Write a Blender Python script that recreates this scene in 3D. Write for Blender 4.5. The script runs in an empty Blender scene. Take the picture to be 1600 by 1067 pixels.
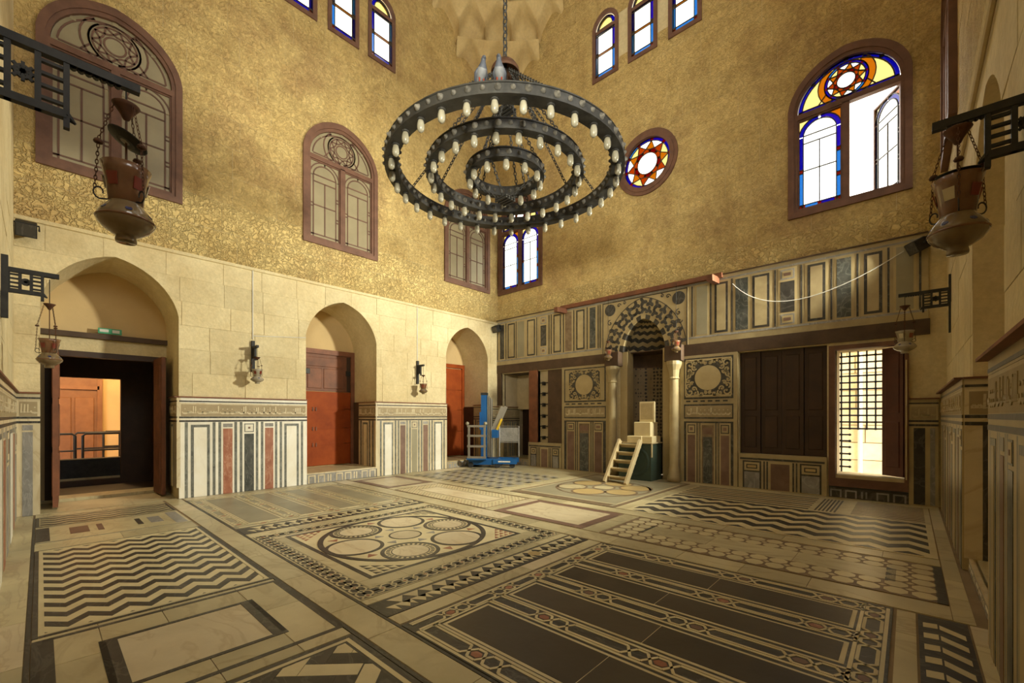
import bpy, math, random
from mathutils import Vector, Matrix
from mathutils.geometry import delaunay_2d_cdt
PI = math.pi
RND = random.Random(11)
S = bpy.context.scene
COL = S.collection

# ------------------------------------------------------------------ camera
TH = math.atan(620 / 676.0)                      # wall direction found from the two vanishing points
cam_d = bpy.data.cameras.new('camera')
cam = bpy.data.objects.new('camera', cam_d); COL.objects.link(cam)
cam.location = (0, 0, 1.5); cam.rotation_euler = (PI / 2, 0, TH)
cam_d.sensor_width = 36; cam_d.lens = 676 / 1600 * 36
cam_d.shift_y = (650 - 533.5) / 1600
cam_d.clip_start = 0.02; cam_d.clip_end = 200
S.camera = cam

# ------------------------------------------------------------------ sky and exposure
SKY = 4.2
w = bpy.data.worlds.new('sky'); S.world = w; w.use_nodes = True
bg = w.node_tree.nodes['Background']
bg.inputs[0].default_value = (1.0, 1.0, 0.93, 1); bg.inputs[1].default_value = SKY
S.view_settings.view_transform = 'Standard'; S.view_settings.look = 'None'
S.view_settings.gamma = 1; S.view_settings.use_curve_mapping = False
S.view_settings.exposure = 1.15
S.cycles.max_bounces = 9; S.cycles.diffuse_bounces = 6; S.cycles.glossy_bounces = 3
S.cycles.transparent_max_bounces = 12; S.cycles.sample_clamp_indirect = 6
S.cycles.caustics_reflective = False; S.cycles.caustics_refractive = False

# ------------------------------------------------------------------ room measures
XL, YB, XR, YF = -9.78, 9.98, 0.46, -0.27         # wall planes (left, back, right, front)
def frame(o, u, n):
    u = Vector(u); n = Vector(n); v = n.cross(u)
    return Matrix(((u.x, v.x, n.x, o[0]), (u.y, v.y, n.y, o[1]), (u.z, v.z, n.z, o[2]), (0, 0, 0, 1)))
FL = frame((XL, 0, 0), (0, 1, 0), (1, 0, 0))       # u = y
FB = frame((0, YB, 0), (1, 0, 0), (0, -1, 0))      # u = x
FR = frame((XR, 0, 0), (0, -1, 0), (-1, 0, 0))   # u = -y
FF = frame((0, YF, 0), (-1, 0, 0), (0, 1, 0))      # u = -x
FG = Matrix.Identity(4)

def portal(M, u, v, w_, h_, n):
    d = bpy.data.lights.new('window_portal', 'AREA'); d.shape = 'RECTANGLE'; d.size = w_; d.size_y = h_
    d.cycles.is_portal = True
    o = bpy.data.objects.new('window_portal', d); COL.objects.link(o)
    # area lights shine along local -Z: point it into the room (+n)
    o.matrix_world = M @ Matrix.Translation((u, v, n)) @ Matrix.Rotation(PI, 4, 'Y')
for a in ((FB, -8.8, 6.8, 1.7, 2.8, -.45), (FB, -4.68, 7.66, 1.5, 1.5, -.45), (FB, -.85, 6.8, 1.7, 2.8, -.45),
          (FB, -4.8, 11.2, 2.9, 1.9, -.45), (FL, 4.8, 11.2, 2.9, 1.9, -.45), (FB, -.7, 1.6, .8, 2.4, -.8),
          (FR, -8.75, 6.8, 1.7, 2.8, -.45), (FR, -4.95, 6.8, 1.7, 2.8, -.45), (FR, -.9, 6.8, 1.7, 2.8, -.45), (FR, -4.9, 11.2, 2.9, 1.9, -.45),
          ):
    portal(*a)

# ------------------------------------------------------------------ materials
MATS = {}
def mat(name, col, col2=None, rough=.6, scale=2.5, var=.12, bump=0, bscale=30, bdist=.01, metal=0, spec=.4,
        vein=None, vscale=1.5, worm=0, dirt=None, trans=0, coat=0, grain=0, veinmix=.55):
    m = bpy.data.materials.new(name); m.use_nodes = True
    nt = m.node_tree; N = nt.nodes; L = nt.links
    bs = N['Principled BSDF']
    geo = N.new('ShaderNodeNewGeometry')
    no = N.new('ShaderNodeTexNoise'); no.inputs['Scale'].default_value = scale; no.inputs['Detail'].default_value = 6
    no.inputs['Roughness'].default_value = .6
    L.new(geo.outputs['Position'], no.inputs['Vector'])
    ramp = N.new('ShaderNodeMapRange'); ramp.inputs[1].default_value = .32; ramp.inputs[2].default_value = .68
    L.new(no.outputs['Fac'], ramp.inputs[0])
    mx = N.new('ShaderNodeMix'); mx.data_type = 'RGBA'
    c2 = col2 or tuple(c * .72 for c in col)
    mx.inputs[6].default_value = (*col, 1); mx.inputs[7].default_value = (*c2, 1)
    L.new(ramp.outputs[0], mx.inputs[0])
    out = mx.outputs[2]
    if vein:
        n2 = N.new('ShaderNodeTexNoise'); n2.inputs['Scale'].default_value = vscale; n2.inputs['Detail'].default_value = 5
        n2.inputs['Distortion'].default_value = 1.5
        mp = N.new('ShaderNodeMapping'); mp.inputs['Scale'].default_value = (1, 2.2, .8); mp.inputs['Rotation'].default_value = (.3, .2, .5)
        L.new(geo.outputs['Position'], mp.inputs['Vector']); L.new(mp.outputs[0], n2.inputs['Vector'])
        a = N.new('ShaderNodeMath'); a.operation = 'SUBTRACT'; a.inputs[1].default_value = .5; L.new(n2.outputs['Fac'], a.inputs[0])
        b = N.new('ShaderNodeMath'); b.operation = 'ABSOLUTE'; L.new(a.outputs[0], b.inputs[0])
        c = N.new('ShaderNodeMapRange'); c.inputs[1].default_value = 0; c.inputs[2].default_value = .035
        c.inputs[3].default_value = veinmix; c.inputs[4].default_value = 0; L.new(b.outputs[0], c.inputs[0])
        m2 = N.new('ShaderNodeMix'); m2.data_type = 'RGBA'; m2.inputs[7].default_value = (*vein, 1)
        L.new(c.outputs[0], m2.inputs[0]); L.new(out, m2.inputs[6]); out = m2.outputs[2]
    if dirt:
        n3 = N.new('ShaderNodeTexNoise'); n3.inputs['Scale'].default_value = .55; n3.inputs['Detail'].default_value = 8
        n3.inputs['Roughness'].default_value = .65
        L.new(geo.outputs['Position'], n3.inputs['Vector'])
        c = N.new('ShaderNodeMapRange'); c.inputs[1].default_value = .5; c.inputs[2].default_value = .72
        c.inputs[4].default_value = .75; L.new(n3.outputs['Fac'], c.inputs[0])
        m3 = N.new('ShaderNodeMix'); m3.data_type = 'RGBA'; m3.inputs[7].default_value = (*dirt, 1)
        L.new(c.outputs[0], m3.inputs[0]); L.new(out, m3.inputs[6]); out = m3.outputs[2]
    if grain:
        n4 = N.new('ShaderNodeTexNoise'); n4.inputs['Scale'].default_value = 16; n4.inputs['Detail'].default_value = 4; n4.inputs['Roughness'].default_value = .7
        L.new(geo.outputs['Position'], n4.inputs['Vector'])
        c = N.new('ShaderNodeMapRange'); c.inputs[1].default_value = .3; c.inputs[2].default_value = .7; c.inputs[3].default_value = 1 - grain; c.inputs[4].default_value = 1 + grain
        L.new(n4.outputs['Fac'], c.inputs[0]); h4 = N.new('ShaderNodeHueSaturation'); L.new(c.outputs[0], h4.inputs['Value']); L.new(out, h4.inputs['Color']); out = h4.outputs[0]
    if var:
        oi = N.new('ShaderNodeObjectInfo')
        r = N.new('ShaderNodeMapRange'); r.inputs[3].default_value = 1 - var; r.inputs[4].default_value = 1 + var
        L.new(oi.outputs['Random'], r.inputs[0])
        hv = N.new('ShaderNodeHueSaturation'); L.new(r.outputs[0], hv.inputs['Value']); L.new(out, hv.inputs['Color']); out = hv.outputs[0]
    L.new(out, bs.inputs['Base Color'])
    bs.inputs['Roughness'].default_value = rough; bs.inputs['Metallic'].default_value = metal
    bs.inputs['Specular IOR Level'].default_value = spec
    if coat: bs.inputs['Coat Weight'].default_value = coat
    if bump or worm:
        nb = N.new('ShaderNodeTexNoise'); nb.inputs['Scale'].default_value = bscale; nb.inputs['Detail'].default_value = 3 if worm else 5
        L.new(geo.outputs['Position'], nb.inputs['Vector'])
        h = nb.outputs['Fac']
        if worm:
            nb.inputs['Distortion'].default_value = .6
            a = N.new('ShaderNodeMath'); a.operation = 'SUBTRACT'; a.inputs[1].default_value = .5; L.new(h, a.inputs[0])
            b = N.new('ShaderNodeMath'); b.operation = 'ABSOLUTE'; L.new(a.outputs[0], b.inputs[0])
            c = N.new('ShaderNodeMapRange'); c.inputs[2].default_value = .09; L.new(b.outputs[0], c.inputs[0]); h = c.outputs[0]
        bp = N.new('ShaderNodeBump'); bp.inputs['Strength'].default_value = bump or worm; bp.inputs['Distance'].default_value = bdist
        L.new(h, bp.inputs['Height']); L.new(bp.outputs[0], bs.inputs['Normal'])
    MATS[name] = m
    return m
def glass(name, col, k=1.0):
    m = bpy.data.materials.new(name); m.use_nodes = True; N = m.node_tree.nodes; L = m.node_tree.links
    N.remove(N['Principled BSDF'])
    t = N.new('ShaderNodeBsdfTransparent'); t.inputs[0].default_value = (*[c * k for c in col], 1)
    g = N.new('ShaderNodeBsdfGlossy'); g.inputs['Roughness'].default_value = .12; g.inputs[0].default_value = (.6, .6, .6, 1)
    x = N.new('ShaderNodeMixShader'); x.inputs[0].default_value = .05
    L.new(t.outputs[0], x.inputs[1]); L.new(g.outputs[0], x.inputs[2]); L.new(x.outputs[0], N['Material Output'].inputs[0])
    MATS[name] = m; return m
def emit(name, col, s):
    m = bpy.data.materials.new(name); m.use_nodes = True; N = m.node_tree.nodes; L = m.node_tree.links
    e = N.new('ShaderNodeEmission'); e.inputs[0].default_value = (*col, 1); e.inputs[1].default_value = s
    L.new(e.outputs[0], N['Material Output'].inputs[0]); MATS[name] = m; return m

mat('limestone', (.67, .575, .355), (.57, .465, .265), rough=.85, scale=1.6, var=.07, bump=.5, bscale=22, bdist=.014, grain=.10, dirt=(.50, .385, .20), spec=.2)
mat('carved', (.60, .445, .19), (.45, .315, .12), rough=.85, scale=2.2, var=.05, worm=.9, bscale=15, bdist=.012, grain=.22, dirt=(.36, .23, .11), spec=.2)
mat('carved_deep', (.64, .49, .215), (.52, .37, .145), rough=.85, scale=2.2, var=.05, worm=1.0, bscale=13, bdist=.022, grain=.16, dirt=(.42, .27, .12), spec=.2)
mat('dome_stone', (.60, .46, .235), (.48, .35, .165), rough=.9, grain=.12, scale=2, var=.04, bump=.3, bscale=20, dirt=(.36, .24, .12), spec=.2)
mat('mortar', (.30, .22, .13), rough=.95, var=0)
mat('plaster', (.62, .45, .22), (.53, .38, .19), rough=.9, scale=1.2, var=.03, bump=.15, bscale=20)
mat('plaster_pale', (.66, .55, .36), (.52, .42, .26), rough=.9, scale=1.4, var=.03, bump=.2, bscale=14, dirt=(.36, .27, .16))
mat('marble_cream', (.66, .57, .38), (.55, .46, .29), rough=.38, scale=1.8, var=.12, vein=(.42, .31, .17), vscale=1.1, dirt=(.43, .36, .23), bump=.06, bscale=12)
mat('marble_white', (.80, .77, .67), (.74, .69, .56), rough=.4, scale=3, var=.06, vein=(.6, .55, .44), vscale=1.2, veinmix=.25, dirt=(.66, .59, .44))
mat('marble_strip', (.085, .088, .075), (.20, .20, .17), rough=.42, scale=9, var=.2, vein=(.30, .30, .26), vscale=5)
mat('inscription_ground', (.37, .29, .165), (.30, .23, .125), rough=.6, scale=6, var=.04)
mat('marble_floor', (.56, .485, .29), (.42, .36, .205), rough=.36, scale=1.3, var=.16, vein=(.33, .25, .13), vscale=.9, dirt=(.34, .285, .165), bump=.05, bscale=9)
mat('marble_inlay', (.64, .555, .335), (.52, .44, .25), rough=.38, scale=3, var=.1, bump=.05, bscale=15)
mat('marble_dark', (.034, .03, .026), (.065, .058, .048), rough=.4, scale=5, var=.15, spec=.3, vein=(.13, .12, .10), vscale=2.5)
mat('marble_green', (.04, .045, .04), (.10, .10, .088), rough=.34, scale=6, var=.1, vein=(.22, .22, .19), vscale=4)
mat('marble_grey', (.20, .19, .17), (.30, .28, .25), rough=.4, scale=5, var=.1, vein=(.4, .38, .34), vscale=3)
mat('slab_brown', (.062, .048, .033), (.085, .068, .047), rough=.42, spec=.25, scale=1.6, var=.2, dirt=(.11, .09, .06), bump=.1, bscale=14)
mat('slab_grey', (.24, .215, .14), (.31, .275, .18), rough=.42, scale=2, var=.08)
mat('porphyry', (.25, .085, .045), (.38, .16, .09), rough=.42, scale=4, var=.1, vein=(.5, .3, .2), vscale=2.5)
mat('porphyry_dull', (.15, .085, .06), (.22, .135, .095), rough=.45, scale=4, var=.12)
mat('ochre_marble', (.50, .37, .16), (.42, .30, .13), rough=.35, scale=2.5, var=.1)
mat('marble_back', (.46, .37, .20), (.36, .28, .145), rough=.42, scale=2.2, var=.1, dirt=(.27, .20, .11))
mat('mosaic_brown', (.14, .09, .05), (.24, .17, .10), rough=.5, scale=9, var=.1)
mat('wood_door', (.31, .062, .010), (.22, .040, .007), rough=.6, spec=.15, scale=3, var=.06, bump=.12, bscale=18)
mat('wood_red_dark', (.10, .028, .016), (.07, .02, .012), rough=.5, scale=4, var=.06, bump=.1)
mat('wood_old', (.23, .085, .04), (.13, .05, .025), rough=.6, scale=4, var=.1, bump=.2, bscale=20)
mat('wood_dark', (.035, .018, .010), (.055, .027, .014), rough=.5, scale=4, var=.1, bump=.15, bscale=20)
mat('wood_beam', (.095, .055, .03), (.06, .034, .018), rough=.65, scale=4, var=.08, bump=.15, bscale=20)
mat('wood_frame', (.17, .082, .05), (.11, .052, .032), rough=.6, scale=5, var=.06, bump=.15, bscale=24)
mat('wood_lit', (.22, .10, .04), (.16, .065, .024), rough=.55, scale=4, var=.06)
mat('wood_pale', (.52, .42, .24), (.42, .33, .18), rough=.6, scale=5, var=.06, bump=.1, bscale=20)
mat('iron', (.022, .021, .02), (.05, .047, .042), rough=.55, metal=.5, scale=9, var=.08, dirt=(.075, .07, .06), bump=.15, bscale=40)
mat('iron_dusty', (.06, .055, .047), (.13, .115, .092), rough=.7, scale=14, var=.25, metal=.2)
mat('iron_black', (.018, .017, .017), (.035, .033, .03), rough=.6, scale=12, var=.06, metal=.3)
mat('rust', (.12, .05, .025), (.07, .035, .02), rough=.7, scale=14, var=.1, metal=.4)
mat('bulb', (.27, .245, .18), (.19, .17, .12), rough=.3, scale=8, var=.08)
mat('lamp_glass', (.13, .085, .04), (.20, .14, .07), rough=.22, scale=6, var=.08, coat=.4)
mat('lamp_brown', (.19, .09, .042), (.12, .055, .026), rough=.25, scale=9, var=.05, coat=.4)
mat('lamp_pale', (.36, .32, .24), (.26, .22, .15), rough=.25, scale=9, var=.05, coat=.4)
mat('enamel_blue', (.03, .035, .12), rough=.3, var=.05)
mat('enamel_red', (.20, .035, .018), rough=.3, var=.05)
mat('enamel_cream', (.60, .52, .36), rough=.3, var=.05)
mat('lift_blue', (.012, .11, .33), (.01, .085, .26), rough=.4, var=.05)
mat('aluminium', (.42, .40, .36), (.34, .32, .28), rough=.4, metal=.7, var=.06)
mat('rubber', (.03, .03, .03), rough=.8, var=.05)
mat('yellow_paint', (.75, .48, .03), rough=.5, var=0)
mat('green_paint', (.032, .055, .042), (.045, .072, .055), rough=.55, scale=3, var=.05)
mat('cream_paint', (.72, .62, .38), (.62, .52, .30), rough=.6, scale=3, var=.05)
mat('white_plastic', (.7, .68, .62), rough=.5, var=.05)
mat('sign_green', (.05, .34, .17), rough=.5, var=0)
mat('lead', (.06, .045, .03), rough=.6, var=0)
mat('dusty_glass', (.30, .255, .155), (.24, .20, .12), rough=.35, scale=2, var=.06, spec=.5)
mat('lattice', (.15, .075, .05), (.10, .05, .032), rough=.6, var=.05)
mat('pigeon', (.14, .14, .145), (.09, .092, .10), rough=.7, scale=18, var=.05)
mat('pigeon_dark', (.05, .055, .07), rough=.6, var=0)
mat('pale_ground', (.62, .55, .42), rough=.9, var=0)
mat('sunny_stone', (.72, .60, .38), (.60, .46, .26), rough=.9, scale=2.5, var=.12, bump=.4, bscale=12)
mat('feather_pale', (.30, .29, .27), rough=.8, var=.05)
glass('glass_clear', (.62, .62, .60)); glass('glass_cream', (.40, .35, .20))
glass('glass_blue', (.008, .008, .20)); glass('glass_cyan', (.05, .16, .30)); glass('glass_violet', (.035, .006, .22))
glass('glass_red', (.15, .006, .006)); glass('glass_amber', (.28, .14, .012)); glass('glass_orange', (.24, .075, .006))
emit('lamp_warm', (1.0, .62, .25), 22)

# ------------------------------------------------------------------ mesh helpers
def area2(p): return sum(p[i][0] * p[(i + 1) % len(p)][1] - p[(i + 1) % len(p)][0] * p[i][1] for i in range(len(p))) / 2
def inside(p, poly):
    x, y = p; r = False; j = len(poly) - 1
    for i in range(len(poly)):
        xi, yi = poly[i]; xj, yj = poly[j]
        if (yi > y) != (yj > y) and x < (xj - xi) * (y - yi) / (yj - yi) + xi: r = not r
        j = i
    return r
def bbox(p): return min(a[0] for a in p), max(a[0] for a in p), min(a[1] for a in p), max(a[1] for a in p)
def rect(x0, x1, y0, y1): return [(x0, y0), (x1, y0), (x1, y1), (x0, y1)]
def circ(cx, cy, r, n=32, ry=None, a0=0): return [(cx + r * math.cos(a0 + 2 * PI * k / n), cy + (ry or r) * math.sin(a0 + 2 * PI * k / n)) for k in range(n)]
def clip(poly, r):
    x0, x1, y0, y1 = r
    for ax, lim, sg in ((0, x0, 1), (0, x1, -1), (1, y0, 1), (1, y1, -1)):
        o = []
        for i in range(len(poly)):
            a, b = poly[i], poly[(i + 1) % len(poly)]
            da, db = sg * (a[ax] - lim), sg * (b[ax] - lim)
            if da >= 0: o.append(a)
            if (da >= 0) != (db >= 0):
                t = da / (da - db); o.append((a[0] + t * (b[0] - a[0]), a[1] + t * (b[1] - a[1])))
        poly = o
        if len(poly) < 3: return []
    return poly if abs(area2(poly)) > 1e-5 else []
def seg(p, q, w_):
    dx, dy = q[0] - p[0], q[1] - p[1]; l = math.hypot(dx, dy) or 1; nx, ny = -dy / l * w_ / 2, dx / l * w_ / 2
    return [(p[0] - nx, p[1] - ny), (q[0] - nx, q[1] - ny), (q[0] + nx, q[1] + ny), (p[0] + nx, p[1] + ny)]
def arch(u0, u1, v0, vs, va, n=10, k=.14):
    uc = (u0 + u1) / 2; w_ = (u1 - u0) / 2; pts = [(u0, v0), (u1, v0)]
    def f(t):
        e = (math.cos(t * PI / 2), math.sin(t * PI / 2)); l = (1 - t, t)
        return e[0] * (1 - k) + l[0] * k, e[1] * (1 - k) + l[1] * k
    for i in range(n): a, b = f(i / n); pts.append((uc + w_ * a, vs + (va - vs) * b))
    for i in range(n, -1, -1): a, b = f(i / n); pts.append((uc - w_ * a, vs + (va - vs) * b))
    if abs(v0 - vs) < 1e-6: pts = pts[2:]
    return pts
def ring_seg(cx, cy, r0, r1, a0, a1, n=6):
    return [(cx + r0 * math.cos(a0 + (a1 - a0) * i / n), cy + r0 * math.sin(a0 + (a1 - a0) * i / n)) for i in range(n + 1)] + \
           [(cx + r1 * math.cos(a1 + (a0 - a1) * i / n), cy + r1 * math.sin(a1 + (a0 - a1) * i / n)) for i in range(n + 1)]

class MB:
    def __init__(s): s.v = []; s.f = []; s.m = []
    def add(s, vs, fs, mi=0):
        b = len(s.v); s.v += [tuple(x) for x in vs]
        s.f += [tuple(i + b for i in f) for f in fs]; s.m += [mi] * len(fs); return s
    def prism(s, poly, n0, n1, ch=0, back=False):
        if area2(poly) < 0: poly = poly[::-1]
        n = len(poly)
        if ch and n <= 8:
            cx = sum(p[0] for p in poly) / n; cy = sum(p[1] for p in poly) / n
            x0, x1, y0, y1 = bbox(poly); hx = max((x1 - x0) / 2, 1e-4); hy = max((y1 - y0) / 2, 1e-4)
            top = [(cx + (p[0] - cx) * max(0, 1 - ch / hx), cy + (p[1] - cy) * max(0, 1 - ch / hy)) for p in poly]
            vs = [(*p, n0) for p in poly] + [(*p, n1 - ch) for p in poly] + [(*p, n1) for p in top]
            fs = [tuple(range(2 * n, 3 * n))]
            for L_ in (0, n): fs += [(L_ + i, L_ + (i + 1) % n, L_ + n + (i + 1) % n, L_ + n + i) for i in range(n)]
        else:
            vs = [(*p, n0) for p in poly] + [(*p, n1) for p in poly]
            fs = [tuple(range(n, 2 * n))] + [(i, (i + 1) % n, n + (i + 1) % n, n + i) for i in range(n)]
        if back: fs.append(tuple(range(n - 1, -1, -1)))
        return s.add(vs, fs)
    def plate(s, outer, holes, n0, n1, back=True):
        vs = []; es = []
        for p in [outer] + holes:
            b = len(vs); vs += [Vector(q) for q in p]; es += [(b + i, b + (i + 1) % len(p)) for i in range(len(p))]
        r = delaunay_2d_cdt(vs, es, [], 0, 1e-5)
        V, F = r[0], r[2]; keep = []
        for f in F:
            c = (sum(V[i].x for i in f) / len(f), sum(V[i].y for i in f) / len(f))
            if inside(c, outer) and not any(inside(c, h) for h in holes):
                if area2([V[i] for i in f]) < 0: f = f[::-1]
                keep.append(tuple(f))
        if not keep: return s
        cnt = {}
        for f in keep:
            for i in range(len(f)): cnt[(f[i], f[(i + 1) % len(f)])] = 1
        n = len(V); fs = [tuple(i + n for i in f) for f in keep]
        if back: fs += [f[::-1] for f in keep]
        for (a, b) in cnt:
            if (b, a) not in cnt: fs.append((a, b, b + n, a + n))
        return s.add([(q.x, q.y, n0) for q in V] + [(q.x, q.y, n1) for q in V], fs)
    def box(s, x0, x1, y0, y1, z0, z1, ch=0): return s.prism(rect(x0, x1, y0, y1), z0, z1, ch, True)
    def bar(s, p, q, w_, h_, up=(0, 0, 1)):
        p = Vector(p); q = Vector(q); d = (q - p).normalized(); up = Vector(up)
        if abs(d.dot(up)) > .98: up = Vector((1, 0, 0))
        a = d.cross(up).normalized() * w_ / 2; b = a.cross(d).normalized() * h_ / 2
        vs = [e + x for e in (p, q) for x in (-a - b, a - b, a + b, -a + b)]
        return s.add(vs, [(3, 2, 1, 0), (4, 5, 6, 7)] + [(i, (i + 1) % 4, 4 + (i + 1) % 4, 4 + i) for i in range(4)])
    def tube(s, pts, r, n=6, closed=False, cap=True):
        P = [Vector(p) for p in pts]; m = len(P); rs = r if isinstance(r, (list, tuple)) else [r] * m
        vs = []; prev = None
        for i in range(m):
            a = P[(i - 1) % m] if (closed or i) else P[0]; b = P[(i + 1) % m] if (closed or i < m - 1) else P[-1]
            t = (b - a).normalized()
            if prev is None:
                up = Vector((0, 0, 1)) if abs(t.z) < .9 else Vector((1, 0, 0)); x = t.cross(up).normalized()
            else: x = (prev - t * prev.dot(t)).normalized()
            prev = x; y = t.cross(x)
            vs += [P[i] + (x * math.cos(2 * PI * k / n) + y * math.sin(2 * PI * k / n)) * rs[i] for k in range(n)]
        fs = []
        for i in range(m if closed else m - 1):
            j = (i + 1) % m
            fs += [(i * n + k, i * n + (k + 1) % n, j * n + (k + 1) % n, j * n + k) for k in range(n)]
        if cap and not closed: fs += [tuple(range(n - 1, -1, -1)), tuple((m - 1) * n + k for k in range(n))]
        return s.add(vs, fs)
    def lathe(s, prof, n=20, c=(0, 0, 0), a0=0, a1=2 * PI):
        full = abs(a1 - a0 - 2 * PI) < 1e-6; k = n if full else n + 1
        vs = [(c[0] + r * math.cos(a0 + (a1 - a0) * i / n), c[1] + r * math.sin(a0 + (a1 - a0) * i / n), c[2] + z) for r, z in prof for i in range(k)]
        fs = []
        for j in range(len(prof) - 1):
            for i in range(n):
                i2 = (i + 1) % k; fs.append((j * k + i, j * k + i2, (j + 1) * k + i2, (j + 1) * k + i))
        return s.add(vs, fs)
    def sphere(s, c, r, n=10, sz=1.0):
        return s.lathe([(max(1e-4, r * math.sin(PI * i / (n // 2 + 1))), -r * sz * math.cos(PI * i / (n // 2 + 1))) for i in range(n // 2 + 2)], n, c)
    def xf(s, M): s.v = [tuple(M @ Vector(p)) for p in s.v]; return s
    def mesh(s, name, m=None, smooth=False):
        me = bpy.data.meshes.new(name); me.from_pydata(s.v, [], s.f)
        for x in (m if isinstance(m, (list, tuple)) else [m]): me.materials.append(MATS[x])
        if any(s.m): me.polygons.foreach_set('material_index', s.m)
        if smooth: me.polygons.foreach_set('use_smooth', [True] * len(me.polygons))
        me.update(); return me
    def obj(s, name, m, parent=None, M=None, smooth=False):
        return link(name, s.mesh(name, m, smooth), parent, M)
def link(name, me, parent=None, M=None):
    o = bpy.data.objects.new(name, me); COL.objects.link(o)
    if parent: o.parent = parent
    if M is not None: o.matrix_local = M
    return o
def tag(o, label=None, cat=None, group=None, kind=None):
    for k, v in (('label', label), ('category', cat), ('group', group), ('kind', kind)):
        if v: o[k] = v
    return o
def empty(name, loc=(0, 0, 0), rz=0, M=None, **k):
    o = bpy.data.objects.new(name, None); COL.objects.link(o); o.empty_display_size = .1
    if M is not None: o.matrix_local = M
    else: o.location = loc; o.rotation_euler = (0, 0, rz)
    return tag(o, **k)
def struct(name, label=None, cat=None): return empty(name, kind='structure', label=label, cat=cat)
def copy_tree(o, parent=None):
    c = o.copy(); COL.objects.link(c); c.parent = parent
    for ch in list(o.children): copy_tree(ch, c)
    return c
def T(*a): return Matrix.Translation(a)
def Rz(a): return Matrix.Rotation(a, 4, 'Z')

UNIT = {}
def brick(name, r, n0, n1, m, parent, M, ch=.006):
    """rectangular piece sharing one unit mesh per material"""
    k = (m, round(n1 - n0, 4))
    x0, x1, y0, y1 = r
    if (m, name) not in UNIT:
        UNIT[(m, name)] = MB().prism(rect(-.5, .5, -.5, .5), 0, 1, 0, True).mesh(name, m)
    o = link(name, UNIT[(m, name)], parent)
    o.matrix_local = M @ Matrix(((x1 - x0, 0, 0, (x0 + x1) / 2), (0, y1 - y0, 0, (y0 + y1) / 2), (0, 0, n1 - n0, n0), (0, 0, 0, 1)))
    return o
def courses(parent, M, u0, u1, rows, length, openings, m, proud=.008, gap=.006, name='stone_block', n0=-.02):
    obb = [(p, bbox(p)) for p in openings]
    for k, (v0, v1) in enumerate(rows):
        u = u0 - (length * .5 if k % 2 else 0)
        while u < u1 - .02:
            l = length * RND.uniform(.78, 1.25); a, b = max(u, u0), min(u + l, u1)
            if u1 - b < length * .3: b = u1
            u = b if b == u1 else u + l
            if b - a < .03: continue
            r = (a + gap / 2, b - gap / 2, v0 + gap / 2, v1 - gap / 2)
            hit = [p for p, q in obb if q[0] < r[1] and q[1] > r[0] and q[2] < r[3] and q[3] > r[2]]
            pr = proud * RND.uniform(.5, 1.3)
            mm = m(v0) if callable(m) else m
            if not hit: brick(name, r, n0, pr, mm, parent, M)
            else:
                if all(any(inside(c, p) for p in hit) for c in rect(*r)): continue
                mb = MB().plate(rect(*r), hit, .0004, pr, False)
                if mb.v: mb.obj(name, mm, parent, M)

# ================================================================== FLOOR
floor = MB().prism(rect(-11.2, .6, -.5, 11.4), -.3, -.006, 0, True).obj('floor', 'mortar')
tag(floor, 'polychrome inlaid marble floor of panels, zigzags and roundels', 'floor', kind='structure')
Z1, Z2, Z3 = .0, .0016, .0032
ZS = (Z1, Z2, Z3, .0048, .0064, .0080)
def fp(poly, m, lv=1, name='marble_piece', ch=0):
    top = ZS[lv]
    if area2(poly) < 0: poly = poly[::-1]
    c = (sum(p[0] for p in poly) / len(poly), sum(p[1] for p in poly) / len(poly))
    return MB().prism([(p[0] - c[0], p[1] - c[1]) for p in poly], -.03, top, ch).obj(name, m, floor, T(*c, 0))
def fr(x0, x1, y0, y1, m, lv=1, name='marble_strip'): return brick(name, (x0, x1, y0, y1), -.03, ZS[lv], m, floor, FG)
def slabs(x0, x1, y0, y1, l=.75, m='marble_floor', g=.005, lv=0):
    lx, ly = x1 - x0, y1 - y0; ax = 0 if lx > ly else 1; a, e = (x0, x1) if ax == 0 else (y0, y1)
    while a < e - .01:
        b = a + l * RND.uniform(.7, 1.3)
        if e - b < l * .45: b = e
        mm = m if RND.random() > .16 else 'marble_cream'
        r = (a + g / 2, b - g / 2, y0 + g / 2, y1 - g / 2) if ax == 0 else (x0 + g / 2, x1 - g / 2, a + g / 2, b - g / 2)
        fr(*r, mm, lv, 'marble_slab'); a = b
def outline(x0, x1, y0, y1, t, m, lv=1, name='marble_strip'):
    fr(x0, x1, y0, y0 + t, m, lv, name); fr(x0, x1, y1 - t, y1, m, lv, name)
    fr(x0, x0 + t, y0 + t, y1 - t, m, lv, name); fr(x1 - t, x1, y0 + t, y1 - t, m, lv, name)
def joined(polys, m, lv, name):
    mb = MB()
    for p in polys: mb.prism(p, -.01, ZS[lv])
    return mb.obj(name, m, floor)
def zigzag(R_, axis, period, amp, pitch, m='marble_dark', duty=.5):
    x0, x1, y0, y1 = R_; a0, a1 = (y0, y1) if axis == 1 else (x0, x1); s0, s1 = (x0, x1) if axis == 1 else (y0, y1)
    n = round((a1 - a0) / (period / 2)); h = (a1 - a0) / n; s = s0 - amp
    while s < s1 + amp:
        tri = [amp / 2 * (1 if i % 2 else -1) for i in range(n + 1)]
        lo = [(a0 + i * h, s + tri[i]) for i in range(n + 1)]; hi = [(a0 + i * h, s + pitch * duty + tri[i]) for i in range(n + 1)]
        mb = MB()
        for i in range(n):
            q = [lo[i], lo[i + 1], hi[i + 1], hi[i]]
            if axis == 1: q = [(b, a) for a, b in q]
            q = clip(q, R_)
            if q: mb.prism(q, -.01, Z2)
        if mb.v: mb.obj('zigzag_strip', m, floor)
        s += pitch
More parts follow.
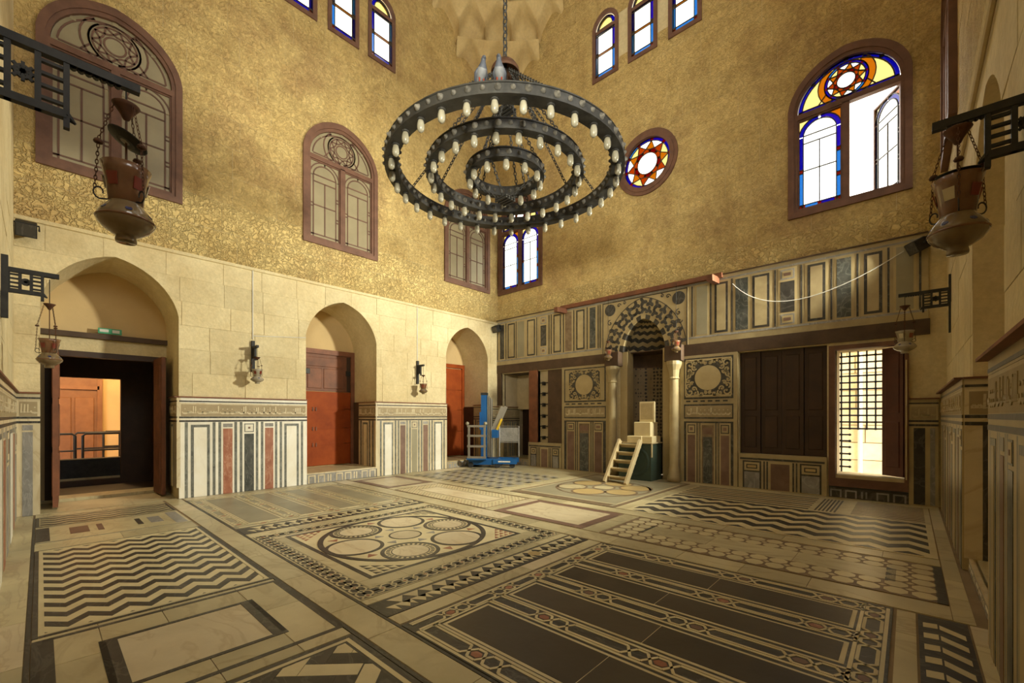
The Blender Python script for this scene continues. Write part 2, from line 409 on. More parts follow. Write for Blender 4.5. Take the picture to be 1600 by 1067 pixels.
def chain(p, q, w_=.15, long=.34, ms='marble_inlay'):
    """interlaced strapwork between two points: two light bands that cross between long and small hexagons"""
    P = Vector(p); D = Vector(q) - P; L_ = D.length; D /= L_; Nn = Vector((-D.y, D.x)); a = w_ * .33; t = .020
    unit = long + .30; n = max(1, round(L_ / unit)); k = L_ / (n * unit); polys = []; reds = []; darks = []
    at = lambda s, o: tuple(P + D * s + Nn * o)
    for sg in (1, -1):
        pts = [(0, a * sg)]; s = 0; cur = sg
        for i in range(n):
            s += long * k; pts.append((s, a * cur))
            for j in range(3):
                pts.append((s + .06 * k, -a * cur)); cur = -cur; s += .06 * k
                if j < 2: s += .06 * k; pts.append((s, a * cur))
        for i in range(len(pts) - 1):
            polys.append(seg(at(*pts[i]), at(*pts[i + 1]), t))
    s = 0
    for i in range(n):
        c = s + long * k + .09 * k
        for j in (0, 1):
            (reds if (i + j) % 2 == 0 else darks).append([at(c + j * .12 * k + d * k, o) for d, o in ((-.04, 0), (-.02, -a * .55), (.02, -a * .55), (.04, 0), (.02, a * .55), (-.02, a * .55))])
        s += unit * k
    joined(polys, ms, 2, 'interlace_band'); joined(reds, RND.choice(['porphyry', 'porphyry_dull', 'porphyry']), 1, 'inlay_hexagons')
    for sg in (1, -1):
        e = seg(at(0, sg * w_ * .5), at(L_, sg * w_ * .5), .022)
        fp(e, ms, 2, 'marble_line')

# --- plain marble slab strips between the panels
for r in ((-9.72, .42, YF, -.07), (-9.72, -9.42, -.05, 1.46), (-7.5, -7.14, -.05, 1.46), (-8.62, -8.58, -.05, 1.46),
          (-9.72, .3, 1.49, 1.72), (-9.72, -9.46, 1.75, 4.5), (-6.18, -5.98, 1.75, 4.5), (-3.27, -3.17, 1.75, 4.5), (-2.86, -2.70, 1.75, 4.5),
          (-.07, .04, 1.75, 4.5), (-9.72, .24, 4.53, 4.84), (-9.72, -9.48, 4.87, 6.03), (-7.96, -7.74, 4.87, 6.03), (-5.06, -4.9, 4.87, 6.03),
          (-3.2, -2.96, 4.87, 6.03), (-9.72, .235, 6.06, 6.33), (-6.15, -5.92, 6.36, 9.72), (-3.55, -3.36, 6.36, 9.72), (.24, .36, 4.52, 9.72),
          (-9.72, .36, 9.74, 9.98), (.32, .42, 1.7, 4.5), (-1.35, .3, -.05, 1.46), (-9.72, -9.34, 6.36, 9.72)):
    slabs(*r)
fr(-9.4, .3, -.068, -.045, 'marble_dark', 1); fr(-7.1, .3, 1.455, 1.482, 'marble_dark', 1)
fr(-9.4, -.1, 1.722, 1.742, 'marble_dark', 1)
# --- fine wavy panel inside the main doorway side
fr(-9.42, -8.62, -.04, 1.46, 'marble_floor', 0, 'marble_field'); zigzag((-9.40, -8.66, 0, 1.42), 1, .28, .08, .17, duty=.42)
outline(-9.42, -8.62, -.04, 1.46, .03, 'marble_dark')
# --- panel with dark blocks
fr(-8.57, -7.52, -.04, 1.46, 'marble_floor', 0, 'marble_field')
fr(-8.5, -7.6, -.04, .08, 'marble_dark', 1, 'marble_block'); fr(-8.5, -7.6, 1.30, 1.43, 'marble_grey', 1, 'marble_block')
for a, b, m in ((.26, .44, 'porphyry_dull'), (.52, .58, 'porphyry_dull'), (.92, .98, 'marble_dark'), (1.06, 1.2, 'marble_grey')):
    fr(-8.32, -7.86, a, b, m, 1, 'marble_block')
fr(-8.57, -8.54, -.04, 1.46, 'slab_grey'); fr(-7.56, -7.52, -.04, 1.46, 'slab_grey')
# --- main chevron panel
fr(-7.12, -4.33, -.04, 1.46, 'marble_inlay', 0, 'marble_field')
zigzag((-7.04, -4.40, .02, 1.40), 1, .236, .13, .235, duty=.46)
outline(-7.12, -4.33, -.04, 1.46, .028, 'marble_dark'); outline(-7.09, -4.36, -.01, 1.43, .028, 'marble_inlay', 2)
# --- framed marble field
slabs(-4.32, -2.84, -.04, .28, .5); slabs(-4.32, -2.84, 1.14, 1.45, .6); slabs(-4.32, -3.93, .28, 1.14, .5); slabs(-3.22, -2.84, .28, 1.14, .5)
fr(-3.93, -3.22, .28, 1.14, 'marble_cream', 0, 'marble_field'); fr(-4.27, -2.96, -.04, .06, 'marble_dark', 1)
outline(-4.27, -2.96, -.04, 1.46, .04, 'marble_dark'); outline(-3.96, -3.18, .26, 1.17, .035, 'marble_dark', 2)
fr(-3.93, -3.21, .26, .35, 'marble_dark', 2); fr(-3.93, -3.21, 1.08, 1.17, 'marble_dark', 2)
# --- basket weave panel
fr(-2.83, -1.36, -.04, 1.45, 'marble_dark', 0, 'marble_field')
outline(-2.79, -1.4, -.02, 1.41, .03, 'marble_inlay', 1); W = (-2.74, -1.45, .03, 1.36)
for i in range(-16, 17):
    for j in range(-16, 17):
        s = .118; d = (i - j) % 6
        if d not in (0, 5): continue
        q = rect(i, i + 3, j, j + 1) if d == 0 else rect(i, i + 1, j, j + 3)
        q = [(-2.1 + (a - b) * s * .7071, .66 + (a + b) * s * .7071) for a, b in [(a * .97 + .03 * (i + 1.5), b * .97 + .03 * (j + 1)) for a, b in q]]
        q = clip(q, W)
        if q: fp(q, 'marble_inlay' if (j if d == 0 else i + 1) % 2 else 'marble_dark', 1, 'weave_bar')
# --- dark slab panels with interlaced borders (right, and its pale twin by the left wall)
def slab_panel(x0, x1, ms, base, line):
    fr(x0, x1, 1.75, 4.5, base, 0, 'marble_field'); outline(x0, x1, 1.75, 4.5, .03, base if base != 'marble_dark' else 'marble_dark', 1)
    for a, b in ((1.96, 2.42), (2.66, 3.02), (3.28, 3.62), (3.88, 4.26)):
        fr(x0 + .2, x1 - .2, a, b, line, 1, 'marble_border')
        xs = [x0 + .225, x0 + .225 + (x1 - x0 - .45) * RND.uniform(.35, .6), x1 - .225]
        for i in (0, 1): fr(xs[i] + .003, xs[i + 1] - .003, a + .024, b - .024, ms, 2, 'dark_slab')
    for y in (1.855, 2.54, 3.15, 3.75, 4.375): chain((x0 + .16, y), (x1 - .16, y), .165, .36, line)
    for x in (x0 + .10, x1 - .10): chain((x, 1.8), (x, 4.46), .145, .22, line)
slab_panel(-2.68, -.09, 'slab_brown', 'marble_dark', 'marble_inlay')
slab_panel(-9.44, -6.58, 'slab_grey', 'slab_grey', 'marble_inlay')
# --- counterchanged triangle strips
for x0, x1 in ((-3.16, -2.87), (-6.55, -6.2)):
    fr(x0, x1, 1.75, 4.5, 'marble_dark', 0, 'marble_field'); y = 1.90; k = 0; a, b = x0 + .03, x1 - .03; c = (a + b) / 2
    while y < 4.36:
        d = .152; m = 'marble_inlay'
        fp([(a, y), (c, y + d / 2), (a, y + d)], m, 1, 'inlay_triangle'); fp([(c, y), (b, y + d / 2), (c, y + d)], m, 1, 'inlay_triangle')
        fp([(c, y - d * .5), (b, y), (c, y + d * .02)], m, 1, 'inlay_triangle')
        if k == 11: fp(circ(c, y + d / 2, .075, 6), 'ochre_marble', 2, 'inlay_hexagon')
        y += d; k += 1
# --- the great roundel panel
CX, CY = -4.69, 3.12
fr(-5.97, -3.28, 1.75, 4.5, 'marble_floor', 0, 'marble_field')
def strap(x0, x1, y0, y1, w_):
    outline(x0, x1, y0, y1, w_, 'marble_dark', 1, 'dark_border'); polys = []; reds = []
    for (p, q) in (((x0, y0 + w_ / 2), (x1, y0 + w_ / 2)), ((x0, y1 - w_ / 2), (x1, y1 - w_ / 2)), ((x0 + w_ / 2, y0 + w_), (x0 + w_ / 2, y1 - w_)), ((x1 - w_ / 2, y0 + w_), (x1 - w_ / 2, y1 - w_))):
        P = Vector(p); D = Vector(q) - P; L_ = D.length; D /= L_; Nn = Vector((-D.y, D.x)); n = round(L_ / .115) * 2; h = L_ / n
        for ph in (0, 1, 2):
            for o0, o1 in ((-.42, 0), (0, .42)):
                a = [(o0 if (i // 2 + ph) % 2 else o1) * w_ for i in range(n + 1)]
                if ph == 2: break
                for i in range(n): polys.append(seg(tuple(P + D * h * i + Nn * a[i]), tuple(P + D * h * (i + 1) + Nn * a[i + 1]), .016))
        for i in range(1, n, 4): reds.append(circ(*(P + D * h * (i + .5)), .017, 4))
    joined(polys, 'marble_inlay', 2, 'interlace_band'); joined(reds, 'porphyry', 3, 'inlay_diamonds')
strap(-5.95, -3.30, 1.77, 4.48, .16)
for r in ((-5.78, -5.7, 1.94, 4.31), (-3.66, -3.47, 1.94, 4.31), (-5.7, -3.66, 1.94, 2.06), (-5.7, -3.66, 4.14, 4.31)): 
    x0, x1, y0, y1 = r; slabs(x0, x1, y0, y1, .55, 'marble_floor', lv=1)
fr(-5.70, -3.66, 2.06, 4.14, 'marble_inlay', 1, 'marble_field'); outline(-5.71, -3.65, 2.05, 4.15, .05, 'marble_dark', 2)
def disc_ring(cx, cy, r0, r1, m, lv, name, n=40):
    MB().plate(circ(cx, cy, r1, n), [circ(cx, cy, r0, n)], -.01, ZS[lv], False).obj(name, m, floor)
disc_ring(CX, CY, .955, 1.015, 'marble_dark', 4, 'dark_ring', 64)
for k in range(6):
    a = k * PI / 3 + .02; x, y = CX + .685 * math.cos(a - PI / 6), CY + .685 * math.sin(a - PI / 6)
    disc_ring(x, y, .28, .325, 'marble_dark', 3, 'dark_ring')
    fp(circ(x, y, .28 if k % 2 else .2, 40), 'marble_cream', 3, 'marble_roundel')
    if k % 2 == 0:
        fp(circ(x, y, .28, 40), 'marble_inlay', 2, 'marble_roundel'); disc_ring(x, y, .2, .212, 'marble_dark', 3, 'dark_ring')
        joined([ring_seg(x, y, .225, .265, 2 * PI * i / 28, 2 * PI * (i + .5) / 28, 2) for i in range(28)], 'marble_dark', 3, 'inlay_dashes')
    b = a; x, y = CX + .84 * math.cos(b), CY + .84 * math.sin(b)
    fp([(x + .07 * math.cos(b + t), y + .07 * math.sin(b + t)) for t in (0, 2.2, -2.2)], 'porphyry', 2, 'inlay_triangle')
    x, y = CX + .33 * math.cos(b), CY + .33 * math.sin(b)
    fp([(x + .07 * math.cos(b + t), y + .07 * math.sin(b + t)) for t in (PI, PI + 2.1, PI - 2.1)], 'marble_grey', 2, 'inlay_triangle')
disc_ring(CX, CY, .185, .205, 'marble_dark', 3, 'dark_ring'); fp(circ(CX, CY, .185, 32), 'marble_cream', 2, 'marble_roundel')
for sx in (-1, 1):
    for sy in (-1, 1):
        polys = []
        for i in range(4):
            for j in range(4 - i):
                x, y = CX + sx * (.96 - i * .085), CY + sy * (.965 - j * .085)
                (fp if False else polys.append)([(x, y), (x - sx * .07, y), (x, y - sy * .07)])
        joined([p if area2(p) > 0 else p[::-1] for p in polys], 'porphyry' if sx * sy > 0 else 'marble_dark', 2, 'inlay_triangles')
# --- row of framed panels
def framed(x0, x1, y0, y1, mf, ml, mi, t1=.1, t2=.1):
    fr(x0, x1, y0, y1, ml, 0, 'marble_field'); outline(x0, x1, y0, y1, t1, mf, 1); fr(x0 + t1 + t2 * 0, x1 - t1, y0 + t1, y1 - t1, mi, 1, 'marble_field')
framed(-9.46, -7.99, 4.88, 6.02, 'porphyry_dull', 'marble_floor', 'marble_cream', .14)
framed(-4.87, -3.23, 4.88, 6.02, 'porphyry_dull', 'marble_floor', 'marble_cream', .13)
fr(-7.72, -5.08, 4.88, 6.02, 'marble_inlay', 0, 'marble_field'); outline(-7.72, -5.08, 4.88, 6.02, .02, 'mosaic_brown')
outline(-7.38, -5.42, 5.2, 5.7, .02, 'mosaic_brown'); fr(-7.36, -5.44, 5.22, 5.68, 'marble_cream', 1, 'marble_field')
joined([circ(-7.68 + .085 * i, 4.93 + .085 * j, .02, 4) for i in range(31) for j in range(13) if not (-7.42 < -7.68 + .085 * i < -5.38 and 5.16 < 4.93 + .085 * j < 5.74) and (i + j) % 2 == 0], 'mosaic_brown', 1, 'inlay_diamonds')
joined([circ(-7.68 + .085 * i, 4.93 + .085 * j, .017, 4) for i in range(31) for j in range(13) if not (-7.42 < -7.68 + .085 * i < -5.38 and 5.16 < 4.93 + .085 * j < 5.74) and (i + j) % 2], 'porphyry', 1, 'inlay_diamonds')
# --- octagon band panel
fr(-2.94, .22, 4.87, 6.03, 'mosaic_brown', 0, 'marble_field'); n = 17; px = 3.1 / n; py = 1.12 / 6
for i in range(n):
    for j in range(6):
        x, y = -2.91 + px * (i + .5), 4.89 + py * (j + .5)
        if -2.55 < x < -.12 and 5.25 < y < 5.65: continue
        fp([(x + px * .47 * math.cos(t), y + py * .47 * math.sin(t)) for t in [PI / 8 + PI / 4 * q for q in range(8)]], 'marble_inlay', 1, 'marble_octagon')
joined([circ(-2.91 + px * i, 4.89 + py * j, .032, 4) for i in range(1, n) for j in range(1, 6) if not (-2.55 < -2.91 + px * i < -.12 and 5.2 < 4.89 + py * j < 5.7)], 'marble_inlay', 1, 'inlay_diamonds')
slabs(-2.53, -.16, 5.25, 5.65, .7, lv=1); fr(-2.57, -2.53, 5.25, 5.65, 'marble_dark'); fr(-.16, -.09, 5.23, 5.67, 'marble_dark'); fr(.17, .235, 4.87, 6.03, 'marble_dark')
# --- chequer panel, mihrab roundels, far zigzags
fr(-9.33, -6.17, 6.36, 9.72, 'marble_floor', 0, 'marble_field')
for i in range(11):
    for j in range(16):
        x = -9.28 + .285 * i + (.1425 if j % 2 else 0)
        if x + .16 < -6.2 and j < 14: fp([(x, 6.42 + j * .16), (x + .15, 6.42 + j * .16), (x + .19, 6.57 + j * .16), (x + .04, 6.57 + j * .16)], 'marble_grey' if j % 3 else 'marble_dark', 1, 'chequer_tile')
fr(-5.9, -3.57, 6.36, 9.72, 'slab_grey', 0, 'marble_field'); outline(-5.9, -3.57, 6.36, 9.72, .06, 'mosaic_brown'); outline(-5.82, -3.65, 6.6, 9.4, .03, 'marble_inlay')
fr(-5.8, -3.7, 6.44, 6.57, 'mosaic_brown')
disc_ring(-4.72, 7.95, .93, .98, 'mosaic_brown', 2, 'dark_ring', 48)
for x, y, r, m in ((-5.3, 8.3, .3, 'ochre_marble'), (-4.71, 7.38, .3, 'ochre_marble'), (-4.72, 8.0, .2, 'marble_floor'), (-4.17, 7.72, .28, 'ochre_marble'), (-4.17, 8.34, .3, 'ochre_marble'), (-5.28, 7.66, .28, 'marble_floor'), (-4.72, 8.62, .28, 'ochre_marble')):
    disc_ring(x, y, r, r + .045, 'mosaic_brown', 2, 'dark_ring', 32); fp(circ(x, y, r, 32), m, 2, 'marble_roundel')
fr(-3.36, .23, 6.36, 8.3, 'marble_inlay', 0, 'marble_field'); zigzag((-3.3, .17, 6.4, 8.25), 0, .345, .15, .37, duty=.5)
fr(-3.36, .23, 8.31, 9.72, 'marble_floor', 0, 'marble_field')
for k in range(7): fr(-3.3, -1.2, 8.36 + k * .19, 8.44 + k * .19, 'mosaic_brown' if k % 2 else 'marble_dark')
for k in range(6): fr(-1.12 + k * .05, -1.095 + k * .05, 8.36, 9.6, 'marble_dark')
zigzag((-.66, .17, 8.36, 9.66), 0, .2, .06, .13, 'mosaic_brown')
# --- arrow strip beside the right wall
fr(.05, .31, 1.75, 4.5, 'marble_dark', 0, 'marble_field')
for k in range(13):
    y = 1.85 + k * .2
    for q in ([(.075, y), (.15, y + .02), (.15, y + .11), (.075, y + .09)], [(.16, y + .02), (.285, y - .08), (.285, y), (.16, y + .1)]): fp(q, 'marble_inlay', 1, 'marble_piece')

# ================================================================== WALLS
HT = 15.0; WT = .15
DOORS_L = [(0.0, 1.70), (3.95, 5.66), (7.86, 9.53)]
def win_arch(uc, w_=1.56, v0=5.44, vs=7.45, va=8.12): return arch(uc - w_ / 2, uc + w_ / 2, v0, vs, va)
def small_arch(uc): return arch(uc - .30, uc + .30, 10.40, 11.72, 12.02, 6)
dooropen = lambda a, b, z0=-.02: arch(a, b, z0, 3.30, 4.16, 10, .25)
rows_low = [(1.86 + .434 * k, 1.86 + .434 * (k + 1)) for k in range(6)]
rows_up = [(4.50 + .56 * k, 4.50 + .56 * (k + 1)) for k in range(18)]
upmat = lambda v: 'carved_deep' if v < 5.2 else 'carved'

# ---- left wall
open_L = [dooropen(a, b) for a, b in DOORS_L] + [win_arch(c) for c in (.85, 4.78, 8.69)] + [small_arch(c) for c in (3.81, 4.81, 5.81)]
wl = MB().plate(rect(YF - .5, YB + .1, 0, HT), open_L, -WT, 0).obj('wall_left', 'limestone', None, FL)
tag(wl, 'left stone wall with three arched doorways and arched windows above', 'wall', kind='structure')
I4 = Matrix.Identity(4)
courses(wl, I4, YF, YB, rows_low, .72, open_L, 'limestone', .009, .009)
courses(wl, I4, YF, YB, rows_up, 1.0, open_L + [arch(c - .9, c + .9, 5.35, 7.45, 8.28) for c in (.85, 4.78, 8.69)] + [arch(c - .38, c + .38, 10.33, 11.72, 12.1) for c in (3.81, 4.81, 5.81)], upmat, .006)
courses(wl, I4, YF, YB, [(1.50, 1.86)], .72, open_L, 'limestone', .004)
MB().prism([(-.02, 4.42), (.035, 4.44), (.05, 4.49), (-.02, 4.51)], YF, YB, 0, True).obj('string_course', 'limestone', wl, Matrix(((0, 0, 1, 0), (0, 1, 0, 0), (1, 0, 0, 0), (0, 0, 0, 1))))

# ---- back wall
open_B = [win_arch(-8.83), win_arch(-.85), circ(-4.70, 7.66, .66, 28), rect(-1.0, -.05, .42, 2.74),
          rect(-9.58, -8.44, .2, 2.84), rect(-8.1, -7.22, .72, 2.84), rect(-2.64, -1.13, .72, 2.84),
          arch(-5.42, -4.12, -.02, 3.12, 3.98, 10, .2)] + [small_arch(c) for c in (-5.84, -4.81, -3.78)]
wb = MB().plate(rect(XL - .5, XR + .5, 0, HT), open_B, -WT, 0).obj('wall_back', 'limestone', None, FB)
tag(wb, 'back stone wall with prayer niche, marble band and stained glass windows', 'wall', kind='structure')
courses(wb, I4, XL, XR, rows_up, 1.0, open_B + [arch(c - .9, c + .9, 5.35, 7.45, 8.28) for c in (-8.83, -.85)] + [circ(-4.70, 7.66, .77, 28)] + [arch(c - .38, c + .38, 10.33, 11.72, 12.1) for c in (-5.84, -4.81, -3.78)],
        lambda v: 'carved_deep' if v < 5.0 else 'carved', .006)
courses(wb, I4, .25, XR, rows_low, .6, open_B, 'limestone', .005)

# ---- right wall (u = -y)
DR = (-6.10, -4.20)
open_R = [dooropen(*DR)] + [win_arch(c) for c in (-8.75, -4.95, -.9)] + [small_arch(c) for c in (-5.9, -4.9, -3.9)]
wr = MB().plate(rect(-YB - .5, -YF + .5, 0, HT), open_R, -WT, 0).obj('wall_right', 'limestone', None, FR)
tag(wr, 'right stone wall seen at a steep angle with arched recess', 'wall', kind='structure')
courses(wr, I4, -YB, -3.0, rows_low, .72, open_R, 'limestone', .006)
courses(wr, I4, -YB, -3.0, rows_up[:8], 1.0, open_R + [arch(c - .9, c + .9, 5.35, 7.45, 8.28) for c in (-8.75, -4.95)], upmat, .006)
MB().prism([(-.02, 4.42), (.035, 4.44), (.05, 4.49), (-.02, 4.51)], -YB, -YF, 0, True).obj('string_course', 'limestone', wr, Matrix(((0, 0, 1, 0), (0, 1, 0, 0), (1, 0, 0, 0), (0, 0, 0, 1))))
# ---- front wall (behind the camera, u = -x)
open_F = []
wf = MB().plate(rect(-XR - .5, -XL + .5, 0, HT), open_F, -WT, 0).obj('wall_front', 'limestone', None, FF)
tag(wf, 'front stone wall at the far left edge, seen almost edge on', 'wall', kind='structure')
courses(wf, I4, 5.0, -XL, rows_low, .72, [], 'limestone', .006)

# ---- ceiling, drum, dome and stalactite pendentive
RC = Vector((-4.66, 4.86)); RIN = 5.1
ceil = MB().plate(rect(XL - .5, XR + .5, YF - .5, YB + .5), [circ(RC.x, RC.y, RIN, 48)], HT, HT + .3).obj('ceiling', 'dome_stone')
tag(ceil, 'stone dome on a drum above carved stalactite corner niches', 'ceiling', kind='structure')
dm = MB()
for k in range(48):
    a0, a1 = 2 * PI * k / 48, 2 * PI * (k + 1) / 48
    P = lambda a, z, r=RIN: (RC.x + r * math.cos(a), RC.y + r * math.sin(a), z)
    for z0, z1 in ((HT, 16.2), (16.2, 17.8), (17.8, 18.4)):
        if z0 == 16.2 and k % 4 == 1: continue
        dm.add([P(a0, z0), P(a1, z0), P(a1, z1), P(a0, z1)], [(3, 2, 1, 0)])
    for j in range(10):
        t0, t1 = j / 10 * PI / 2, (j + 1) / 10 * PI / 2
        r0, r1 = RIN * math.cos(t0), RIN * math.cos(t1) + 1e-3; z0, z1 = 18.4 + 5.5 * math.sin(t0), 18.4 + 5.5 * math.sin(t1)
        dm.add([P(a0, z0, r0), P(a1, z0, r0), P(a1, z1, r1), P(a0, z1, r1)], [(3, 2, 1, 0)])
dm.obj('dome', 'dome_stone', ceil, None, True)
def muqarnas():
    Rk = [7.02, 6.38, 5.88, 5.55, 5.34, 5.22]; z = 10.75; h = .84; cells = [1, 3, 5, 7, 9]
    for k in range(5):
        ro, ri = Rk[k], Rk[k + 1]; n = cells[k]
        half = max(.10, PI / 4 - math.acos(min(1, 5.14 / ro)) + .05); dA = 2 * half / n; mid = 3 * PI / 4
        N_, V_ = 16, 12; vs = []; fs = []
        for j in range(V_ + 1):
            v = j / V_
            for i in range(N_ + 1):
                u = -1 + 2 * i / N_; va = .94 - .55 * abs(u) ** 1.35
                r = ro - (ro - ri) * (v ** 1.3)
                if v < va: r += .33 * (max(0, 1 - (v / va) ** 5) ** .5) * (max(0, 1 - u ** 6) ** .5)
                a = u * dA / 2; vs.append((r * math.cos(a), r * math.sin(a), v * h))
        W_ = N_ + 1
        for j in range(V_):
            for i in range(N_): fs.append((j * W_ + i, j * W_ + i + 1, (j + 1) * W_ + i + 1, (j + 1) * W_ + i))
        me = MB().add(vs, fs).mesh('muqarnas_cell', 'dome_stone', True)
        for i in range(n): link('muqarnas_cell', me, ceil, T(RC.x, RC.y, z) @ Rz(mid - half + dA * (i + .5)))
        z += h
muqarnas()

# ---- recess shells behind the doorways: jambs, vault and door wall
def recess(parent, a, b, depth, frame_hole=None, m='limestone', floor_z=.0, tymp='plaster', parts=True):
    o = dooropen(a, b, floor_z); n = len(o); mb = MB()
    vs = [(*p, -WT) for p in o] + [(*p, -depth) for p in o]
    mb.add(vs, [(i + n, (i + 1) % n + n, (i + 1) % n, i) for i in range(1, n)])
    mb.obj('recess_vault', m, parent)
    MB().plate(dooropen(a - .05, b + .05, floor_z), [frame_hole] if frame_hole else [], -depth - .15, -depth).obj('recess_back', tymp, parent)
    MB().prism(rect(a, b, -.2, floor_z), -depth, .0, 0, True).obj('doorstep', 'marble_floor', parent)
DEP = 1.17
recess(wl, 0.0, 1.70, DEP, rect(.16, 1.58, .02, 2.62))
recess(wl, 3.95, 5.66, DEP, None, floor_z=.235)
recess(wl, 7.86, 9.53, DEP, None, floor_z=.20)
recess(wr, *DR, .9, None, floor_z=.12)

# ---- dado marble
def letters(mb, u0, u1, v0, v1, n):
    """carved cursive band: tall strokes, bowls and dots"""
    h = v1 - v0; u = u0 + h * .12
    while u < u1 - h * .3:
        k = RND.random(); t = h * .075
        if k < .42: mb.plate(seg((u, v0 + h * .22), (u + h * .02, v0 + h * RND.uniform(.8, .95)), t * 1.2), [], n, n + .006, False); du = h * .16
        elif k < .8:
            c = (u + h * .2, v0 + h * .38); pts = [(c[0] + h * .2 * math.cos(q), c[1] + h * .2 * math.sin(q)) for q in [PI * (1 + .2 * i) for i in range(6)]]
            for i in range(5): mb.prism(seg(pts[i], pts[i + 1], t * 1.3), n, n + .006)
            mb.prism(circ(u + h * .2, v0 + h * .62, t * .8, 4), n, n + .006); du = h * .38
        else:
            for i in range(4):
                mb.prism(seg((u + i * h * .09, v0 + h * (.3 + .12 * (i % 2))), (u + (i + 1) * h * .09, v0 + h * (.3 + .12 * ((i + 1) % 2))), t * 1.2), n, n + .006)
            du = h * .42
        u += du
    mb.prism(rect(u0 + h * .1, u1 - h * .1, v0 + h * .24, v0 + h * .29), n, n + .005)
    return mb
class Dado:
    def __init__(s, name, M, label, n=.035, pal=None):
        s.o = struct(name, label, 'wall panelling'); s.o.matrix_local = M; s.n = n; s.pal = pal or {}
    def r(s, u0, u1, v0, v1, m, lv=0, name='marble_strip'):
        m = s.pal.get(m, m); n0 = -.02 if lv == 0 else s.n - .01
        return brick(name, (u0, u1, v0, v1), n0, s.n + lv * .003, m, s.o, I4)
    def field(s, u0, u1, v0, v1, m, fr_='marble_strip', ct='marble_white', kind=None):
        """framed vertical field: pale border, dark fillet, coloured slab"""
        s.r(u0, u1, v0, v1, ct, 0, 'marble_border'); t = min(.045, (u1 - u0) * .14)
        if kind == 'framed':
            s.r(u0 + t, u1 - t, v0, v1 - t, fr_, 1); s.r(u0 + 2 * t, u1 - 2 * t, v0, v1 - 2.1 * t, m, 2, 'marble_field')
        elif kind == 'motif':
            w_ = u1 - u0 - 2 * t; y = v1 - t - w_
            s.r(u0 + t, u1 - t, v0, y - t, m, 1, 'marble_field')
            s.r(u0 + t, u1 - t, y, v1 - t, fr_, 1, 'marble_square'); s.r(u0 + t * 1.5, u1 - t * 1.5, y + t * .5, v1 - 1.5 * t, ct, 2, 'marble_square'); s.r(u0 + t * 3, u1 - 3 * t, y + 2 * t, v1 - 3 * t, 'porphyry_dull', 3, 'marble_square')
        else:
            s.r(u0 + t, u1 - t, v1 - .10, v1 - t, 'marble_grey', 1); s.r(u0 + t, u1 - t, v0, v1 - .125, m, 1, 'marble_field')
    def bands(s, u0, u1, top, base='marble_white'):
        s.r(u0, u1, top - .115, top - .02, base, 0, 'marble_band'); s.r(u0, u1, top - .10, top - .075, 'marble_dark', 1)
        s.r(u0, u1, top - .385, top - .118, 'marble_cream', 0, 'marble_band'); s.r(u0 + .03, u1 - .03, top - .362, top - .142, 'inscription_ground', 1, 'inscription_band')
        lo, hi = (u0, u1)
        letters(MB(), lo + .02, hi - .02, top - .355, top - .15, s.n + .002).obj('carved_inscription', s.pal.get('marble_cream', 'marble_cream'), s.o)
        s.r(u0, u1, top - .40, top - .368, 'marble_dark', 1); s.r(u0, u1, top - .475, top - .388, base, 0, 'marble_band'); s.r(u0, u1, top - .47, top - .435, 'marble_dark', 1)
        s.r(u0 - .01, u1 + .01, top - .02, top, 'wood_old', 0, 'cap_strip').scale.z *= 1.6
    def wall(s, u0, u1, top, seq, v0=0, base='marble_white'):
        """seq items: ('d',w) dark line, ('c',w) pale line, ('f',w,mat,kind) field; widths are scaled to fit"""
        v1 = top - .475 if top else None
        if top: s.bands(u0, u1, top, base)
        k = (u1 - u0) / sum(q[1] for q in seq); u = u0
        for q in seq:
            b = u + q[1] * k
            if q[0] == 'd': s.r(u, b, v0, v1, 'marble_strip')
            elif q[0] == 'c': s.r(u, b, v0, v1, base, 0)
            else: s.field(u, b, v0, v1, q[2], 'marble_strip', base, q[3] if len(q) > 3 else None)
            u = b
d_, c_ = ('d', .052), ('c', .05)
half = [('c', .09), d_, ('f', .42, 'marble_white', 'framed'), d_, c_, d_, ('f', .24, 'porphyry'), d_, c_, d_]
TOP = 1.86
D1 = Dado('trim_1', FL, 'striped marble dado with red and green fields between the open door and the red door')
D1.wall(1.70, 3.96, TOP, half + [('f', .26, 'marble_green', 'motif')] + half[::-1])
D2 = Dado('trim_2', FL, 'striped marble dado with brown fields between the two red doors', pal={'porphyry': 'porphyry_dull', 'marble_green': 'slab_grey'})
D2.wall(5.66, 7.87, TOP, half + [('f', .26, 'marble_green', 'motif')] + half[::-1], base='marble_cream')
D3 = Dado('trim_3', FL, 'narrow marble dado strip left of the open door', pal={'porphyry': 'porphyry_dull'})
D3.wall(YF + .03, 0.0, TOP, [('c', .04), ('f', .16, 'marble_grey'), ('c', .06)], base='marble_cream')
D4 = Dado('trim_4', FL, 'narrow marble dado strip in the back left corner', pal={'porphyry': 'porphyry_dull'})
D4.wall(9.53, YB, TOP - .05, [c_, d_, ('f', .2, 'marble_cream', 'framed'), d_, c_], base='marble_back')
# far jambs of the arched recesses (face the front, u runs into the wall)
def jamb(y, name, label, u1, pal=None, base='marble_cream', M=None):
    J = Dado(name, M or frame((XL + .035, y, 0), (1, 0, 0), (0, -1, 0)), label, pal=pal)
    J.wall(-u1, 0, TOP, [c_, d_, ('f', .22, 'marble_cream', 'framed'), d_, c_, d_, ('c', .06)], v0=.2, base=base)
    return J
jamb(1.70, 'trim_5', 'marble clad reveal beside the open door', .65, base='marble_cream')
jamb(5.66, 'trim_6', 'marble clad reveal right of the nearer red door', .85, base='marble_cream')
jamb(9.53, 'trim_7', 'marble clad reveal right of the farther red door', .65, base='marble_back', pal={'marble_cream': 'marble_back'})
